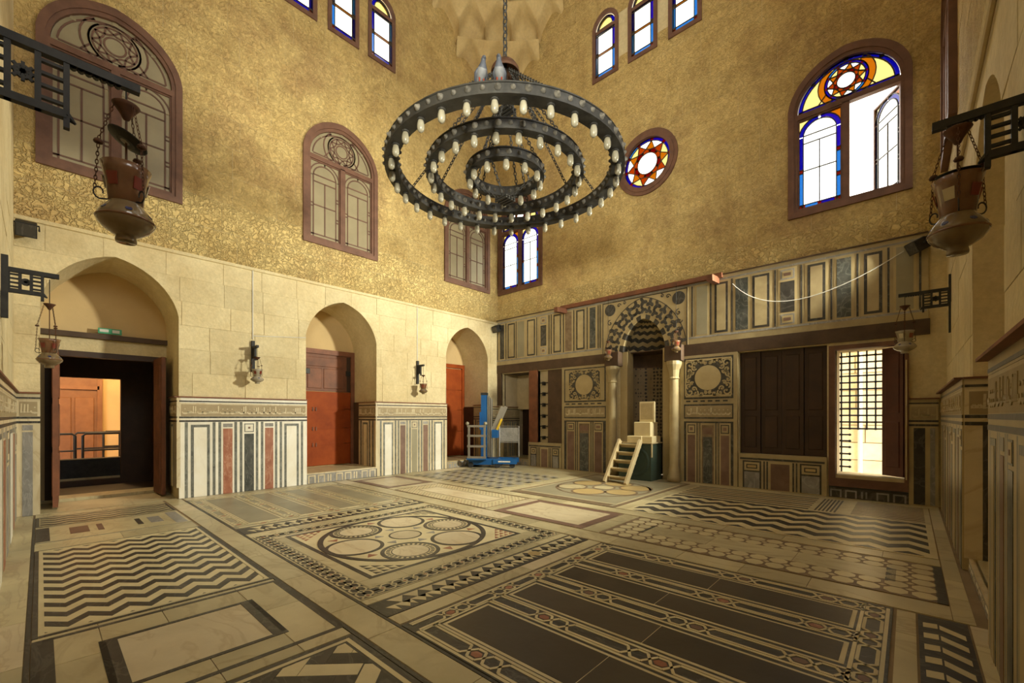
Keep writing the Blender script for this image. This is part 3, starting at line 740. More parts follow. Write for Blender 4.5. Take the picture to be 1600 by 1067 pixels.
# step fronts
def step_front(name, M, u0, u1, h, label, pal=None):
    s = Dado(name, M, label, n=.03, pal=pal); s.r(u0, u1, 0, h - .03, 'marble_grey', 0, 'marble_band'); s.r(u0, u1, h - .03, h, 'marble_cream', 0, 'step_edge')
    n = int((u1 - u0) / .2); w_ = (u1 - u0) / n
    for k in range(n):
        a = u0 + k * w_
        if k % 3 == 2: s.r(a + .03, a + .055, .02, h - .06, 'marble_white', 1); s.r(a + .09, a + .115, .02, h - .06, 'marble_white', 1)
        else: s.r(a + .02, a + w_ - .03, .01, h - .05, 'marble_white', 1, 'marble_block'); s.r(a + .045, a + w_ - .055, .01, h - .075, 'marble_grey', 2, 'marble_block')
step_front('trim_8', FL, 3.97, 5.65, .235, 'low marble step in front of the nearer red door', {'marble_white': 'marble_cream'})
step_front('trim_9', FL, 7.88, 9.52, .20, 'low marble step in front of the farther red door', {'marble_white': 'marble_back', 'marble_cream': 'marble_back'})

# ---- right wall dado (u = -y)
def dado_r(name, a, b, label):
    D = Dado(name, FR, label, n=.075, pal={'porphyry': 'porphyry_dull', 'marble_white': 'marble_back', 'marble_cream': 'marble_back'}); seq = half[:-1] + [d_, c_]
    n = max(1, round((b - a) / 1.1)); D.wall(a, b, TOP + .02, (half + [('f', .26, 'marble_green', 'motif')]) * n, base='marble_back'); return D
dado_r('trim_10', -9.9, -6.10, 'cracked marble dado on the right wall near the grille window')
dado_r('trim_11', -4.22, -2.3, 'cracked marble dado on the right wall nearest the viewer')
JR = Dado('trim_12', frame((XR - .06, 6.10, 0), (1, 0, 0), (0, -1, 0)), 'marble clad reveal beside the dark slit on the right', n=.02)
JR.bands(0, .45, TOP + .02, 'marble_cream'); JR.r(0, .12, .12, TOP - .45, 'marble_cream', 0, 'marble_border'); JR.r(.12, .45, .12, TOP - .45, 'marble_dark', 0, 'marble_field')
step_front('trim_13', FR, -6.08, -4.24, .12, 'low worn marble step under the right hand recess')
# ---- front wall dado strip
DF = Dado('trim_14', FF, 'marble dado on the front wall at the left edge', n=.03)
DF.wall(5.2, -XL - .04, TOP, (half + [('f', .26, 'marble_grey', 'motif')]) * 2, base='marble_cream')

# ================================================================== BACK WALL FITTINGS
def mosaic(name, base, dot, scale):
    m = mat(name, base, rough=.5, var=0); nt = m.node_tree; N = nt.nodes; L = nt.links; bs = N['Principled BSDF']
    src = bs.inputs['Base Color'].links[0].from_socket
    g = N.new('ShaderNodeNewGeometry'); v = N.new('ShaderNodeTexVoronoi'); v.inputs['Scale'].default_value = scale; v.inputs['Randomness'].default_value = .25
    L.new(g.outputs['Position'], v.inputs['Vector'])
    r = N.new('ShaderNodeMapRange'); r.inputs[1].default_value = .30; r.inputs[2].default_value = .38; r.inputs[3].default_value = 1; r.inputs[4].default_value = 0
    L.new(v.outputs['Distance'], r.inputs[0])
    x = N.new('ShaderNodeMix'); x.data_type = 'RGBA'; x.inputs[7].default_value = (*dot, 1); L.new(r.outputs[0], x.inputs[0]); L.new(src, x.inputs[6])
    L.new(x.outputs[2], bs.inputs['Base Color'])
mosaic('mosaic_niche', (.30, .22, .12), (.035, .03, .028), 11)
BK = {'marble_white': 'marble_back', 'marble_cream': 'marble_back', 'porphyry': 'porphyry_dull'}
# dark beam and posts
MB().prism(rect(XL, -5.72, 2.86, 3.12), -.01, .05, 0, True).obj('timber_beam', 'wood_beam', wb)
MB().prism(rect(-3.86, .26, 2.86, 3.12), -.01, .05, 0, True).obj('timber_beam', 'wood_beam', wb)
MB().prism(rect(XL + .02, -9.58, 1.84, 2.86), -.02, .04, 0, True).obj('timber_post', 'wood_beam', wb)
MB().prism(rect(-8.42, -8.1, .7, 2.86), -.1, .045, 0, True).obj('timber_post', 'wood_old', wb)
# left niche: side wall, ceiling, dark back and low step
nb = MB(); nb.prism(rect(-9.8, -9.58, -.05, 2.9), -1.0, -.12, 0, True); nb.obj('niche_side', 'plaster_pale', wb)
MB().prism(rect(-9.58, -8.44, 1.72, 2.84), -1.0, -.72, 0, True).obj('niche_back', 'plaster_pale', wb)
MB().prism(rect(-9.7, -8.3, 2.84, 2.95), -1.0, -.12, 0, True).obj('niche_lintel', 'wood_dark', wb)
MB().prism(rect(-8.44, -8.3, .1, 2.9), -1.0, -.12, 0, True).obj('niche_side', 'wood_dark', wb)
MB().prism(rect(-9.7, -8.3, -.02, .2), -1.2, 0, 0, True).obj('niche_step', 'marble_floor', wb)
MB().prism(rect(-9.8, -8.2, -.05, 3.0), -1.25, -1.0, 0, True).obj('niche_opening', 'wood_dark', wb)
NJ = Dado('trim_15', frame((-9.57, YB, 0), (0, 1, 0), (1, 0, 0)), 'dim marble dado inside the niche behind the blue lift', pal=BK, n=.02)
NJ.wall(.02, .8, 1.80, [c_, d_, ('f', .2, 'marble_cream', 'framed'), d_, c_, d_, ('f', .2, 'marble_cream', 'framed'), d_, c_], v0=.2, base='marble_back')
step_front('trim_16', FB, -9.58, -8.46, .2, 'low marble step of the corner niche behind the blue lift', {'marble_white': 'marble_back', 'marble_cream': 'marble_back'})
# tall cupboard slit with iron hooks and dark door leaf
cb = struct('door_5', 'dark cupboard leaf beside a pale slit with iron hooks', 'cupboard')
MB().prism(rect(-8.2, -7.1, .6, 2.95), -.22, -.14, 0, True).obj('plaster_back', 'plaster_pale', cb, FB)
MB().prism(rect(-7.76, -7.2, .7, 2.86), -.2, -.03, 0, True).obj('door_leaf', 'wood_beam', cb, FB)
for z in (.86, 1.18, 1.5, 1.83, 2.15, 2.46): MB().bar((-7.95, z, -.15), (-7.95, z, -.03), .1, .05).bar((-8.08, z + .02, -.08), (-7.8, z + .02, -.08), .03, .03).obj('iron_hook', 'iron_black', cb, FB)
# dark folding shutters right of the prayer niche
sh = struct('door_6', 'dark brown folding wooden shutters right of the prayer niche', 'shutters')
MB().prism(rect(-2.75, -1.02, .6, 2.95), -.22, -.14, 0, True).obj('shutter_back', 'wood_dark', sh, FB)
for k in range(4):
    a = -2.63 + k * .375
    lf = MB().prism(rect(a + .006, a + .369, .73, 2.83), -.16, -.08 - .03 * (k % 2), 0, True).obj('shutter_leaf', 'wood_dark', sh, FB)
    for v0, v1 in ((.85, 1.5), (1.62, 2.72)): MB().prism(rect(a + .07, a + .3, v0, v1), -.12, -.065 - .03 * (k % 2), .01).obj('shutter_panel', 'wood_dark', lf)
# low dados under cupboard and shutters
def low_dado(name, u0, u1, label):
    D = Dado(name, FB, label, n=.05, pal=BK); D.r(u0, u1, 0, .7, 'marble_back', 0, 'marble_band'); D.r(u0, u1, .66, .72, 'marble_cream', 0, 'ledge')
    D.r(u0 + .03, u1 - .03, .60, .64, 'marble_dark', 1); w_ = (u1 - u0) / 3
    for k in range(3):
        a = u0 + k * w_
        if k % 2 == 0:
            D.r(a + .08, a + w_ - .08, .02, .58, 'marble_dark', 1, 'marble_border'); D.r(a + .11, a + w_ - .11, .38, .55, 'marble_cream', 2, 'marble_square'); D.r(a + .15, a + w_ - .15, .42, .51, 'marble_dark', 3, 'marble_square'); D.r(a + .17, a + w_ - .17, .44, .49, 'ochre_marble', 4, 'marble_square')
            D.r(a + .11, a + w_ - .11, .02, .35, 'marble_grey', 2, 'marble_field')
        else: D.r(a + .05, a + w_ - .05, .02, .58, 'marble_cream', 1, 'marble_border'); D.r(a + .09, a + w_ - .09, .02, .54, 'porphyry', 2, 'marble_field')
        if k: D.r(a - .04, a - .015, .02, .58, 'marble_dark', 1); D.r(a + .015, a + .04, .02, .58, 'marble_dark', 1)
low_dado('trim_17', -8.44, -7.22, 'low marble dado under the cupboard slit')
low_dado('trim_18', -2.64, -1.13, 'low marble dado under the dark shutters')
# tall marble piers either side of the prayer niche
def spiral(mb, cx, cy, r, turns, a0, w_, sg, n):
    pts = [(cx + r * (1 - .82 * i / 16) * math.cos(a0 + sg * turns * 2 * PI * i / 16), cy + r * (1 - .82 * i / 16) * math.sin(a0 + sg * turns * 2 * PI * i / 16)) for i in range(17)]
    for i in range(16): mb.prism(seg(pts[i], pts[i + 1], w_), n, n + .005)
    mb.prism(circ(pts[-1][0], pts[-1][1], w_ * .9, 6), n, n + .005)
def pier(name, u0, u1, label):
    D = Dado(name, FB, label, n=.05, pal=BK); w_ = u1 - u0; uc = (u0 + u1) / 2
    D.r(u0, u1, 0, 2.86, 'marble_back', 0, 'marble_slab'); D.r(u0 + .08, u1 - .08, 1.88, 2.80, 'marble_dark', 1, 'marble_border'); D.r(u0 + .12, u1 - .12, 1.92, 2.77, 'marble_cream', 2, 'marble_border')
    q = .4 if w_ > 1.3 else .41; a, b = uc - (.5 if w_ > 1.3 else .48), uc + (.5 if w_ > 1.3 else .48)
    D.r(a, b, 1.955, 2.735, 'marble_dark', 3, 'arabesque_ground')
    mb = MB(); cy = 2.345
    for sx in (-1, 1):
        for sy in (-1, 1):
            for (dx, dy, r, a0, sg) in ((.40, .30, .075, .4, 1), (.27, .335, .05, 2.2, -1), (.42, .17, .055, -1.2, -1), (.14, .345, .05, 0, 1), (.435, .055, .05, 1.6, 1), (.31, .24, .05, 3.6, 1), (.36, .12, .04, 2.6, 1), (.05, .33, .035, 1, -1)):
                spiral(mb, uc + sx * dx * (b - a), cy + sy * dy, r * 1.25, .85, a0 if sx > 0 else PI - a0, .028, sg * sx * sy, .059)
    for sx in (-1, 1): mb.prism(rect(uc + sx * (b - a) / 2 - .012, uc + sx * (b - a) / 2 + .012, 1.955, 2.735), .058, .064)
    for v in (1.955, 2.735): mb.prism(rect(a, b, v - .012, v + .012), .058, .064)
    mb.obj('arabesque_scrolls', 'marble_cream' if False else 'ochre_pale', D.o)
    MB().prism(circ(uc, cy, .275, 32), .04, .066).obj('marble_disc', 'ochre_pale', D.o)
    for k in range(6): D.r(u0 + .13 + k * (w_ - .26) / 6, u0 + .13 + (k + .6) * (w_ - .26) / 6, 1.815, 1.85, 'marble_dark', 1, 'inlay_dash')
    D.r(u0 + .08, u1 - .08, 1.44, 1.765, 'marble_dark', 1, 'marble_border'); D.r(u0 + .105, u1 - .105, 1.475, 1.73, 'inscription_ground', 2, 'inscription_band')
    letters(MB(), u0 + .12, u1 - .12, 1.49, 1.72, .056).obj('carved_inscription', 'marble_cream', D.o)
    D.r(u0 + .08, u1 - .08, .02, 1.38, 'marble_dark', 1, 'marble_border'); 
    for k, (f0, f1, m) in enumerate(((.11, .30, 'porphyry'), (.37, .63, 'marble_green'), (.70, .89, 'porphyry'))):
        x0, x1 = u0 + w_ * f0, u0 + w_ * f1
        D.r(x0, x1, .02, 1.345, 'marble_cream', 2, 'marble_border')
        if k == 1: D.r(x0 + .03, x1 - .03, .02, 1.3, 'mosaic_brown', 3, 'marble_border'); D.r(x0 + .06, x1 - .06, 1.1, 1.24, 'porphyry', 4, 'marble_square'); D.r(x0 + .06, x1 - .06, .02, 1.04, m, 4, 'marble_field')
        else: D.r(x0 + .03, x1 - .03, .02, 1.08, m, 3, 'marble_field'); D.r(x0 + .03, x1 - .03, 1.12, 1.31, 'marble_dark', 3, 'marble_square'); D.r(x0 + .05, x1 - .05, 1.14, 1.29, 'marble_cream', 4, 'marble_square'); D.r(x0 + .08, x1 - .08, 1.18, 1.25, 'porphyry', 5, 'marble_square')
    for f in (.325, .345, .655, .675): D.r(u0 + w_ * f - .006, u0 + w_ * f + .008, .02, 1.345, 'marble_cream', 2)
mat('ochre_pale', (.46, .36, .19), (.38, .29, .14), rough=.45, scale=3, var=.06)
pier('trim_19', -7.2, -5.72, 'marble pier with square scrollwork panel left of the prayer niche')
pier('trim_20', -3.86, -2.66, 'marble pier with square scrollwork panel right of the prayer niche')
# narrow pier right of the grille window
PR = Dado('trim_21', FB, 'dark narrow marble pier right of the grille window', pal=BK, n=.04)
PR.bands(0, .36, 1.80, 'marble_back'); PR.r(0, .36, 0, 1.33, 'marble_back', 0, 'marble_border'); PR.r(.06, .2, .02, 1.3, 'marble_dark', 1, 'marble_field'); PR.r(.26, .32, .02, 1.3, 'marble_grey', 1, 'marble_field')
step_front('trim_22', FB, -1.1, .0, .2, 'dark meander strip below the grille window', {'marble_white': 'marble_grey', 'marble_grey': 'marble_dark', 'marble_cream': 'marble_dark'})
# ---- upper marble band
UB = Dado('trim_23', FB, 'tall band of framed marble panels above the dark beam', pal=BK, n=.045)
UB.r(XL, -5.9, 3.12, 4.54, 'marble_back', 0, 'marble_band'); UB.r(-3.69, .24, 3.12, 4.54, 'marble_back', 0, 'marble_band'); UB.r(-5.9, -3.69, 4.43, 4.54, 'marble_back', 0, 'marble_band'); UB.r(XL, -5.92, 3.24, 3.28, 'marble_grey', 1); UB.r(-3.68, .22, 3.24, 3.28, 'marble_grey', 1)
UB.r(XL, .24, 4.44, 4.475, 'marble_grey', 1); UB.r(XL, .24, 4.54, 4.56, 'wood_beam', 0, 'cap_strip').scale.z *= 1.5
def ub(u0, u1, kind):
    v0, v1 = 3.31, 4.39
    if kind == 'l': UB.r(u0, u1, v0 - .02, v1 + .03, 'marble_dark', 1); return
    UB.r(u0 - .035, u1 + .035, v0 - .03, v1 + .03, 'ochre_pale', 1, 'marble_border')
    if kind == 'c': UB.r(u0, u1, v0, v1, 'marble_dark', 2, 'marble_border'); UB.r(u0 + .045, u1 - .045, v0 + .045, v1 - .045, 'marble_cream', 3, 'marble_field')
    elif kind == 'm':
        UB.r(u0, u1, v0 + .24, v1 - .24, 'marble_dark', 2, 'marble_field')
        for a in (v0, v1 - .2): UB.r(u0, u1, a, a + .2, 'marble_grey', 2, 'marble_square'); UB.r(u0 + .03, u1 - .03, a + .03, a + .17, 'ochre_pale', 3, 'marble_square'); UB.r(u0 + .06, u1 - .06, a + .07, a + .13, 'porphyry', 4, 'marble_square')
    else: UB.r(u0, u1, v0, v1, {'d': 'marble_dark', 'g': 'slab_grey', 'b': 'marble_green', 'n': 'mosaic_brown'}[kind], 2, 'marble_field')
for u0, u1, k in ((-9.63, -9.45, 'd'), (-9.29, -8.99, 'c'), (-8.88, -8.61, 'g'), (-8.49, -8.18, 'c'), (-7.97, -7.76, 'm'), (-7.5, -7.23, 'c'), (-7.09, -6.87, 'n'), (-6.72, -6.45, 'c'), (-6.29, -6.11, 'b'),
                  (-3.5, -3.27, 'g'), (-3.12, -2.85, 'c'), (-2.70, -2.46, 'b'), (-2.38, -2.07, 'c'), (-1.88, -1.64, 'm'), (-1.43, -1.15, 'c'), (-.98, -.77, 'b'), (-.59, -.34, 'c'), (-.16, .06, 'g')): ub(u0, u1, k)
for u in (-9.74, -9.37, -8.94, -8.12, -7.66, -7.58, -7.15, -6.8, -6.37, -6.03, -5.97, -3.6, -3.2, -2.77, -1.97, -1.53, -1.06, -.68, -.26, .14): ub(u - .015, u + .015, 'l')

# ================================================================== PRAYER NICHE
mh = struct('trim_24', 'prayer niche with striped semi-dome, columns and carved spandrel', 'prayer niche'); mh.matrix_local = FB
UC, RN = -4.77, .65
def af(t, k=.2):
    e = (math.cos(t * PI / 2), math.sin(t * PI / 2)); return e[0] * (1 - k) + (1 - t) * k, e[1] * (1 - k) + t * k
mb = MB()
for (z0, z1, m, nm, r) in ((0, .95, 'marble_dark', 'niche_base', RN), (.95, 2.76, 'mosaic_niche', 'niche_wall', RN), (2.74, 3.12, 'wood_beam', 'niche_cornice', RN)):
    mb = MB()
    for k in range(20):
        a0, a1 = PI * k / 20, PI * (k + 1) / 20
        mb.add([(UC + r * math.cos(a), z, -.2 - r * math.sin(a)) for a, z in ((a0, z0), (a1, z0), (a1, z1), (a0, z1))], [(0, 1, 2, 3)])
    mb.obj(nm, m, mh, None, True)
for k in range(9):
    a = PI * (k + .5) / 9; x, n_ = UC + (RN - .01) * math.cos(a), -.2 - (RN - .01) * math.sin(a)
    MB().tube([(x, .05, n_), (x, .9, n_)], .022, 6).obj('colonnette', 'marble_back', mh)
for sx in (-1, 1):
    MB().prism(rect(UC + .46, UC + .66, 0, 3.12) if sx > 0 else rect(UC - .66, UC - .46, 0, 3.12), -.34, -.02, 0, True).obj('niche_jamb', 'ochre_pale', mh)
    x = UC + sx * .79
    cl = MB().lathe([(.001, 0), (.15, 0), (.15, .12), (.12, .16), (.115, .3), (.10, .36), (.10, 2.34)], 14).obj('column_shaft', 'marble_back', mh, Matrix(((1, 0, 0, x), (0, 0, 1, 0), (0, -1, 0, .13), (0, 0, 0, 1))), True)
    MB().lathe([(.10, 2.34), (.125, 2.36), (.105, 2.40), (.12, 2.55), (.17, 2.68), (.17, 2.76), (.001, 2.76)], 14).obj('column_capital', 'marble_back', cl)
    MB().prism(rect(x - .2, x + .2, 2.76, 3.12), -.02, .2, .01, True).obj('impost_block', 'wood_beam', mh)
MB().prism(rect(UC - .75, UC + .75, 3.10, 3.125), -.95, -.2, 0, True).obj('niche_ledge', 'wood_beam', mh)
NB = 11
def hood(phi, t):
    a, b = af(max(0, min(1, t))); r = (RN - .09)
    return (UC + r * a * math.cos(phi), 3.12 + .78 * b, -.19 - r * a * math.sin(phi))
tri = lambda x: abs((x % 1) * 2 - 1)
for k in range(NB):
    mb = MB(); M_ = 56; amp = .05
    t0, t1 = (k - .5) / NB, (k + .5) / NB
    for i in range(M_):
        p0, p1 = PI * i / M_, PI * (i + 1) / M_; z0, z1 = amp * tri(i / 8), amp * tri((i + 1) / 8)
        mb.add([hood(p0, t0 + z0), hood(p1, t0 + z1), hood(p1, t1 + z1), hood(p0, t1 + z0)], [(0, 1, 2, 3)])
    mb.obj('chevron_course', 'marble_dark' if k % 2 else 'ochre_pale', mh)
NV = 15
for k in range(NV):                                  # striped voussoirs of the niche arch
    ts = [k / NV + i / (NV * 3) for i in range(4)]
    def pt(t, rw, rh): 
        s = 1 if t <= .5 else -1; a, b = af(2 * t if t <= .5 else 2 - 2 * t); return (UC + s * rw * a, 3.12 + rh * b)
    MB().prism([pt(t, .655, .865) for t in ts] + [pt(t, .55, .755) for t in ts[::-1]], -.2, .05).obj('voussoir', 'marble_dark' if k % 2 == 0 else 'ochre_pale', mh)
out_a = [pt(i / 40, 1.06, 1.27) for i in range(41)]; in_a = [pt(i / 40, .655, .865) for i in range(41)]
MB().plate(rect(-5.9, -3.69, 3.12, 4.43), [in_a + [(UC - .655, 3.0), (UC + .655, 3.0)]], .02, .055, False).obj('spandrel_panel', 'ochre_pale', mh)
mb = MB()
for i in range(40): mb.prism(seg(out_a[i], out_a[i + 1], .018), .054, .06)
for u in (-5.88, -3.71): mb.prism(rect(u - .01, u + .01, 3.12, 4.42), .054, .06)
mb.prism(rect(-5.89, -3.70, 4.40, 4.425), .054, .06); mb.obj('dark_fillet', 'marble_dark', mh)
def fleur(cx, cy, ang, s):
    pts = []
    for i in range(24):
        q = 2 * PI * i / 24; r = s * (.80 + .34 * math.cos(3 * q)); x, y = r * math.cos(q) * 1.3, r * math.sin(q) * 1.15
        pts.append((cx + x * math.cos(ang) - y * math.sin(ang), cy + x * math.sin(ang) + y * math.cos(ang)))
    return pts
for k in range(15):
    t = (k + .5) / 15; a = pt(t, .86, 1.07); b = pt(t, .655, .865); c = pt(t, 1.05, 1.26); an = math.atan2(c[1] - b[1], c[0] - b[0])
    for f, s in ((.27, .075), (.74, .085)):
        if (k + (f > .5)) % 2 and False: continue
        x, y = b[0] + (c[0] - b[0]) * f, b[1] + (c[1] - b[1]) * f
        MB().plate(fleur(x, y, an + (.5 if k % 2 else 0), s), [], .05, .061, False).obj('joggled_inlay', 'marble_dark', mh)
for u in (-5.67, -3.90):
    MB().prism(circ(u, 4.22, .15, 24), .05, .063).obj('marble_disc', 'marble_dark', mh)
    mb = MB()
    for dx, dy, r, a0, sg in ((0, -.33, .08, 1.5, 1), (.02, -.52, .07, 0, -1), (.25 if u < -5 else -.25, .08, .06, 0, 1), (.4 if u < -5 else -.4, .12, .05, 2, -1), (0, -.72, .05, 1, 1)): spiral(mb, u + dx, 4.22 + dy, r, .9, a0, .02, sg, .055)
    mb.obj('spandrel_scrolls', 'marble_dark', mh)

# ---- projecting wooden rail above the niche
rl = empty('wooden_rail', (0, 0, 0), label='long reddish wooden rail on two brackets above the prayer niche', cat='rail')
for u in (-7.08, -3.08): MB().bar((u, YB + .05, 4.44), (u, YB - .5, 4.40), .12, .13).obj('bracket', 'wood_old', rl)
MB().bar((-7.2, YB - .09, 4.53), (-2.95, YB - .09, 4.53), .09, .10).obj('rail', 'wood_old', rl)

# ================================================================== WINDOWS
BRIGHT = dict(clear='glass_clear', cream='glass_cream', blue='glass_blue', cyan='glass_cyan', violet='glass_violet', red='glass_red', amber='glass_amber', orange='glass_orange', lead='lead', wood='wood_frame', lw=.016)
DULL = {k: 'dusty_glass' for k in ('clear', 'cream', 'blue', 'cyan', 'violet', 'red', 'amber', 'orange')}; DULL.update(lead='lattice', wood='wood_frame', lw=.026)
def pane(poly, m, par, n=-.03, t=.006):
    if area2(poly) < 0: poly = poly[::-1]
    mb = MB()
    if len(poly) > 8: mb.plate(poly, [], n, n + t, True)
    else: mb.prism(poly, n, n + t, 0, True)
    mb.obj('glass_pane', m, par)
def cames(lines, par, st, n=-.035, h=.02, name='glazing_bar'):
    mb = MB()
    for L_ in lines:
        for a, b in zip(L_[:-1], L_[1:]): mb.prism(seg(a, b, st['lw']), n, n + h, 0, True)
    mb.obj(name, st['lead'], par)
def rosette(cx, cy, r, par, st, border=True):
    lines = []; P = lambda rr, a: (cx + rr * math.cos(a), cy + rr * math.sin(a)); h = 2 * PI / 10
    for k in range(10):
        a = k * h + .1; col = ['blue', 'violet', 'blue', 'cyan', 'violet'][k % 5]
        if border:
            pane(ring_seg(cx, cy, .88 * r, r, a + .07, a + h - .07, 3), st[col], par); pane(ring_seg(cx, cy, .86 * r, r, a - .07, a + .07, 1), st['red'], par)
        pane([P(.88 * r, a), *[P(.88 * r, a + h * i / 3) for i in (1, 2, 3)], P(.60 * r, a + h / 2)], st['cream' if k % 3 == 0 else 'clear'], par)
        pane([P(.88 * r, a), P(.60 * r, a + h / 2), P(.54 * r, a), P(.60 * r, a - h / 2)], st['orange' if k % 2 else 'amber'], par)
        pane([P(.60 * r, a + h / 2), P(.54 * r, a), P(.43 * r, a), P(.43 * r, a + h), P(.54 * r, a + h)], st['red' if k % 2 else 'orange'], par, -.031)
        pane(circ(*P(.49 * r, a), .05 * r, 6), st['blue'], par, -.028)
        lines += [[P(.88 * r, a), P(.60 * r, a + h / 2), P(.88 * r, a + h)], [P(.60 * r, a + h / 2), P(.54 * r, a), P(.60 * r, a - h / 2)]]
    pane(circ(cx, cy, .42 * r, 20), st['clear' if border else 'cream'], par, -.027)
    for q in (.42, .87) + ((1.0,) if border else ()): c = circ(cx, cy, q * r, 24); lines.append(c + [c[0]])
    cames(lines, par, st, name='rosette_bars')
def casement(u0, u1, v0, v1, par, st, M=None):
    """one round-headed light: coloured border strips, spandrels, clear panes"""
    b = .075 * (u1 - u0) / .65; uc = (u0 + u1) / 2; R1 = (u1 - u0) / 2; R0 = R1 - b; vs = v1 - R1; lines = []
    holder = par
    if M is not None:
        holder = empty('open_casement'); holder.parent = par; holder.matrix_local = M
    for side in (0, 1):
        x0, x1 = (u0, u0 + b) if side == 0 else (u1 - b, u1); H_ = vs - v0
        for i, c in enumerate(('cyan', 'blue') if side == 0 else ('cyan', 'cyan', 'violet')):
            n = 2 if side == 0 else 3; a0, a1 = v0 + H_ * i / n, v0 + H_ * (i + 1) / n
            pane(rect(x0, x1, a0 + .07, a1), st[c], holder); pane(rect(x0, x1, a0, a0 + .07), st['red'], holder)
            lines += [[(x0, a0), (x1, a0)], [(x0, a0 + .07), (x1, a0 + .07)]]
    for i in range(2):
        m_ = (u0 + b, uc) if i == 0 else (uc, u1 - b)
        pane(rect(m_[0] + .03, m_[1] - .03, v0, v0 + b), st['cyan' if i == 0 else 'blue'], holder)
        a0 = i * PI / 2; pane(ring_seg(uc, vs, R0, R1, a0 + .05, a0 + PI / 2 - .05, 5), st['blue' if i else 'violet'], holder)
    for x in (u0 + b, uc, u1 - b): pane(rect(x - .03, x + .03, v0, v0 + b), st['red'], holder, -.0295)
    for sx in (-1, 1):
        arc = [(uc + sx * R1 * math.cos(q), vs + R1 * math.sin(q)) for q in [PI / 2 * i / 5 for i in range(6)]]
        pane([(uc + sx * R1, v1)] + arc[::-1], st['amber' if sx > 0 else 'cream'], holder)
    pane([(uc - R0, vs + .02), (uc + R0, vs + .02)] + [(uc + R0 * math.cos(q), vs + .02 + R0 * math.sin(q)) for q in [PI * i / 10 for i in range(1, 10)]], st['clear'], holder)
    m0 = (v0 + b + vs) / 2
    pane(rect(u0 + b, u1 - b, vs - .13, vs + .02), st['clear'], holder)
    for x0, x1 in ((u0 + b, uc), (uc, u1 - b)):
        for y0, y1 in ((v0 + b, m0), (m0, vs - .13)): pane(rect(x0, x1, y0, y1), st['clear'], holder)
    lines += [[(u0 + b, v0), (u0 + b, vs)], [(u1 - b, v0), (u1 - b, vs)], [(u0, v0 + b), (u1, v0 + b)], [(uc, v0 + b), (uc, vs - .13)], [(u0 + b, m0), (u1 - b, m0)], [(u0 + b, vs + .02), (u1 - b, vs + .02)], [(u0 + b, vs - .13), (u1 - b, vs - .13)],
              [(uc + R0 * math.cos(PI * i / 12), vs + R0 * math.sin(PI * i / 12)) for i in range(13)], [(uc + R1 * math.cos(PI * i / 12), vs + R1 * math.sin(PI * i / 12)) for i in range(13)], rect(u0, u1, v0, v1) + [(u0, v0)]]
    cames(lines, holder, st)
    MB().plate(rect(u0 - .02, u1 + .02, v0 - .02, v1 + .02), [rect(u0 + .015, u1 - .015, v0 + .015, v1 - .015)], -.06, .0).obj('casement_frame', st['wood'], holder)
def big_window(name, M, uc, st, label, open_=False, detail=True, proud=.05):
    W_ = struct(name, label, 'window'); W_.matrix_local = M
    MB().plate(arch(uc - .90, uc + .90, 5.35, 7.45, 8.28), [arch(uc - .80, uc + .80, 5.45, 7.43, 8.15)], -.06, proud).obj('window_frame', st['wood'], W_)
    MB().plate(arch(uc - .84, uc + .84, 5.41, 7.44, 8.2), [arch(uc - .745, uc + .745, 5.50, 7.42, 8.08)], -.08, proud - .022).obj('inner_frame', st['wood'], W_)
    MB().prism(rect(uc - .78, uc + .78, 7.24, 7.34), -.08, proud - .02, 0, True).obj('transom', st['wood'], W_)
    MB().prism(rect(uc - .055, uc + .055, 5.46, 7.26), -.08, proud - .02, 0, True).obj('mullion', st['wood'], W_)
    casement(uc - .735, uc - .065, 5.51, 7.23, W_, st)
    if open_:
        hx = uc + .735; casement(-.66, 0, 5.51, 7.23, W_, st, T(hx, 0, -.04) @ Matrix.Rotation(math.radians(-56), 4, 'Y'))
    else: casement(uc + .065, uc + .735, 5.51, 7.23, W_, st)
    cy, r = 7.675, .325
    head = arch(uc - .74, uc + .74, 7.345, 7.42, 8.08)
    inner = arch(uc - .67, uc + .67, 7.40, 7.43, 8.01)
    MB().plate(inner, [circ(uc, cy, r * .98, 24), ring_seg(uc, cy, r, r + .1, -.9, .9, 8), ring_seg(uc, cy, r, r + .1, PI - .9, PI + .9, 8)], -.03, -.024).obj('glass_pane', st['cream'], W_)
    for a in (0, PI): pane(ring_seg(uc, cy, r, r + .1, a - .9, a + .9, 8), st['amber'], W_)
    MB().plate(head, [inner], -.03, -.024).obj('glass_pane', st['blue'], W_)
    for x, y in ((-.7, 7.37), (0, 7.37), (.7, 7.37), (0, 8.05), (-.5, 7.83), (.5, 7.83)): pane(rect(uc + x - .035, uc + x + .035, y - .03, y + .03), st['red'], W_, -.02)
    rosette(uc, cy, r, W_, st)
    cames([inner + [inner[0]], [(uc - .42, 7.4), (uc - .3, 7.55)], [(uc + .42, 7.4), (uc + .3, 7.55)]] + [ring_seg(uc, cy, r, r + .1, a - .9, a + .9, 8) for a in (0, PI)], W_, st)
    return W_
pane0, cames0 = pane, cames
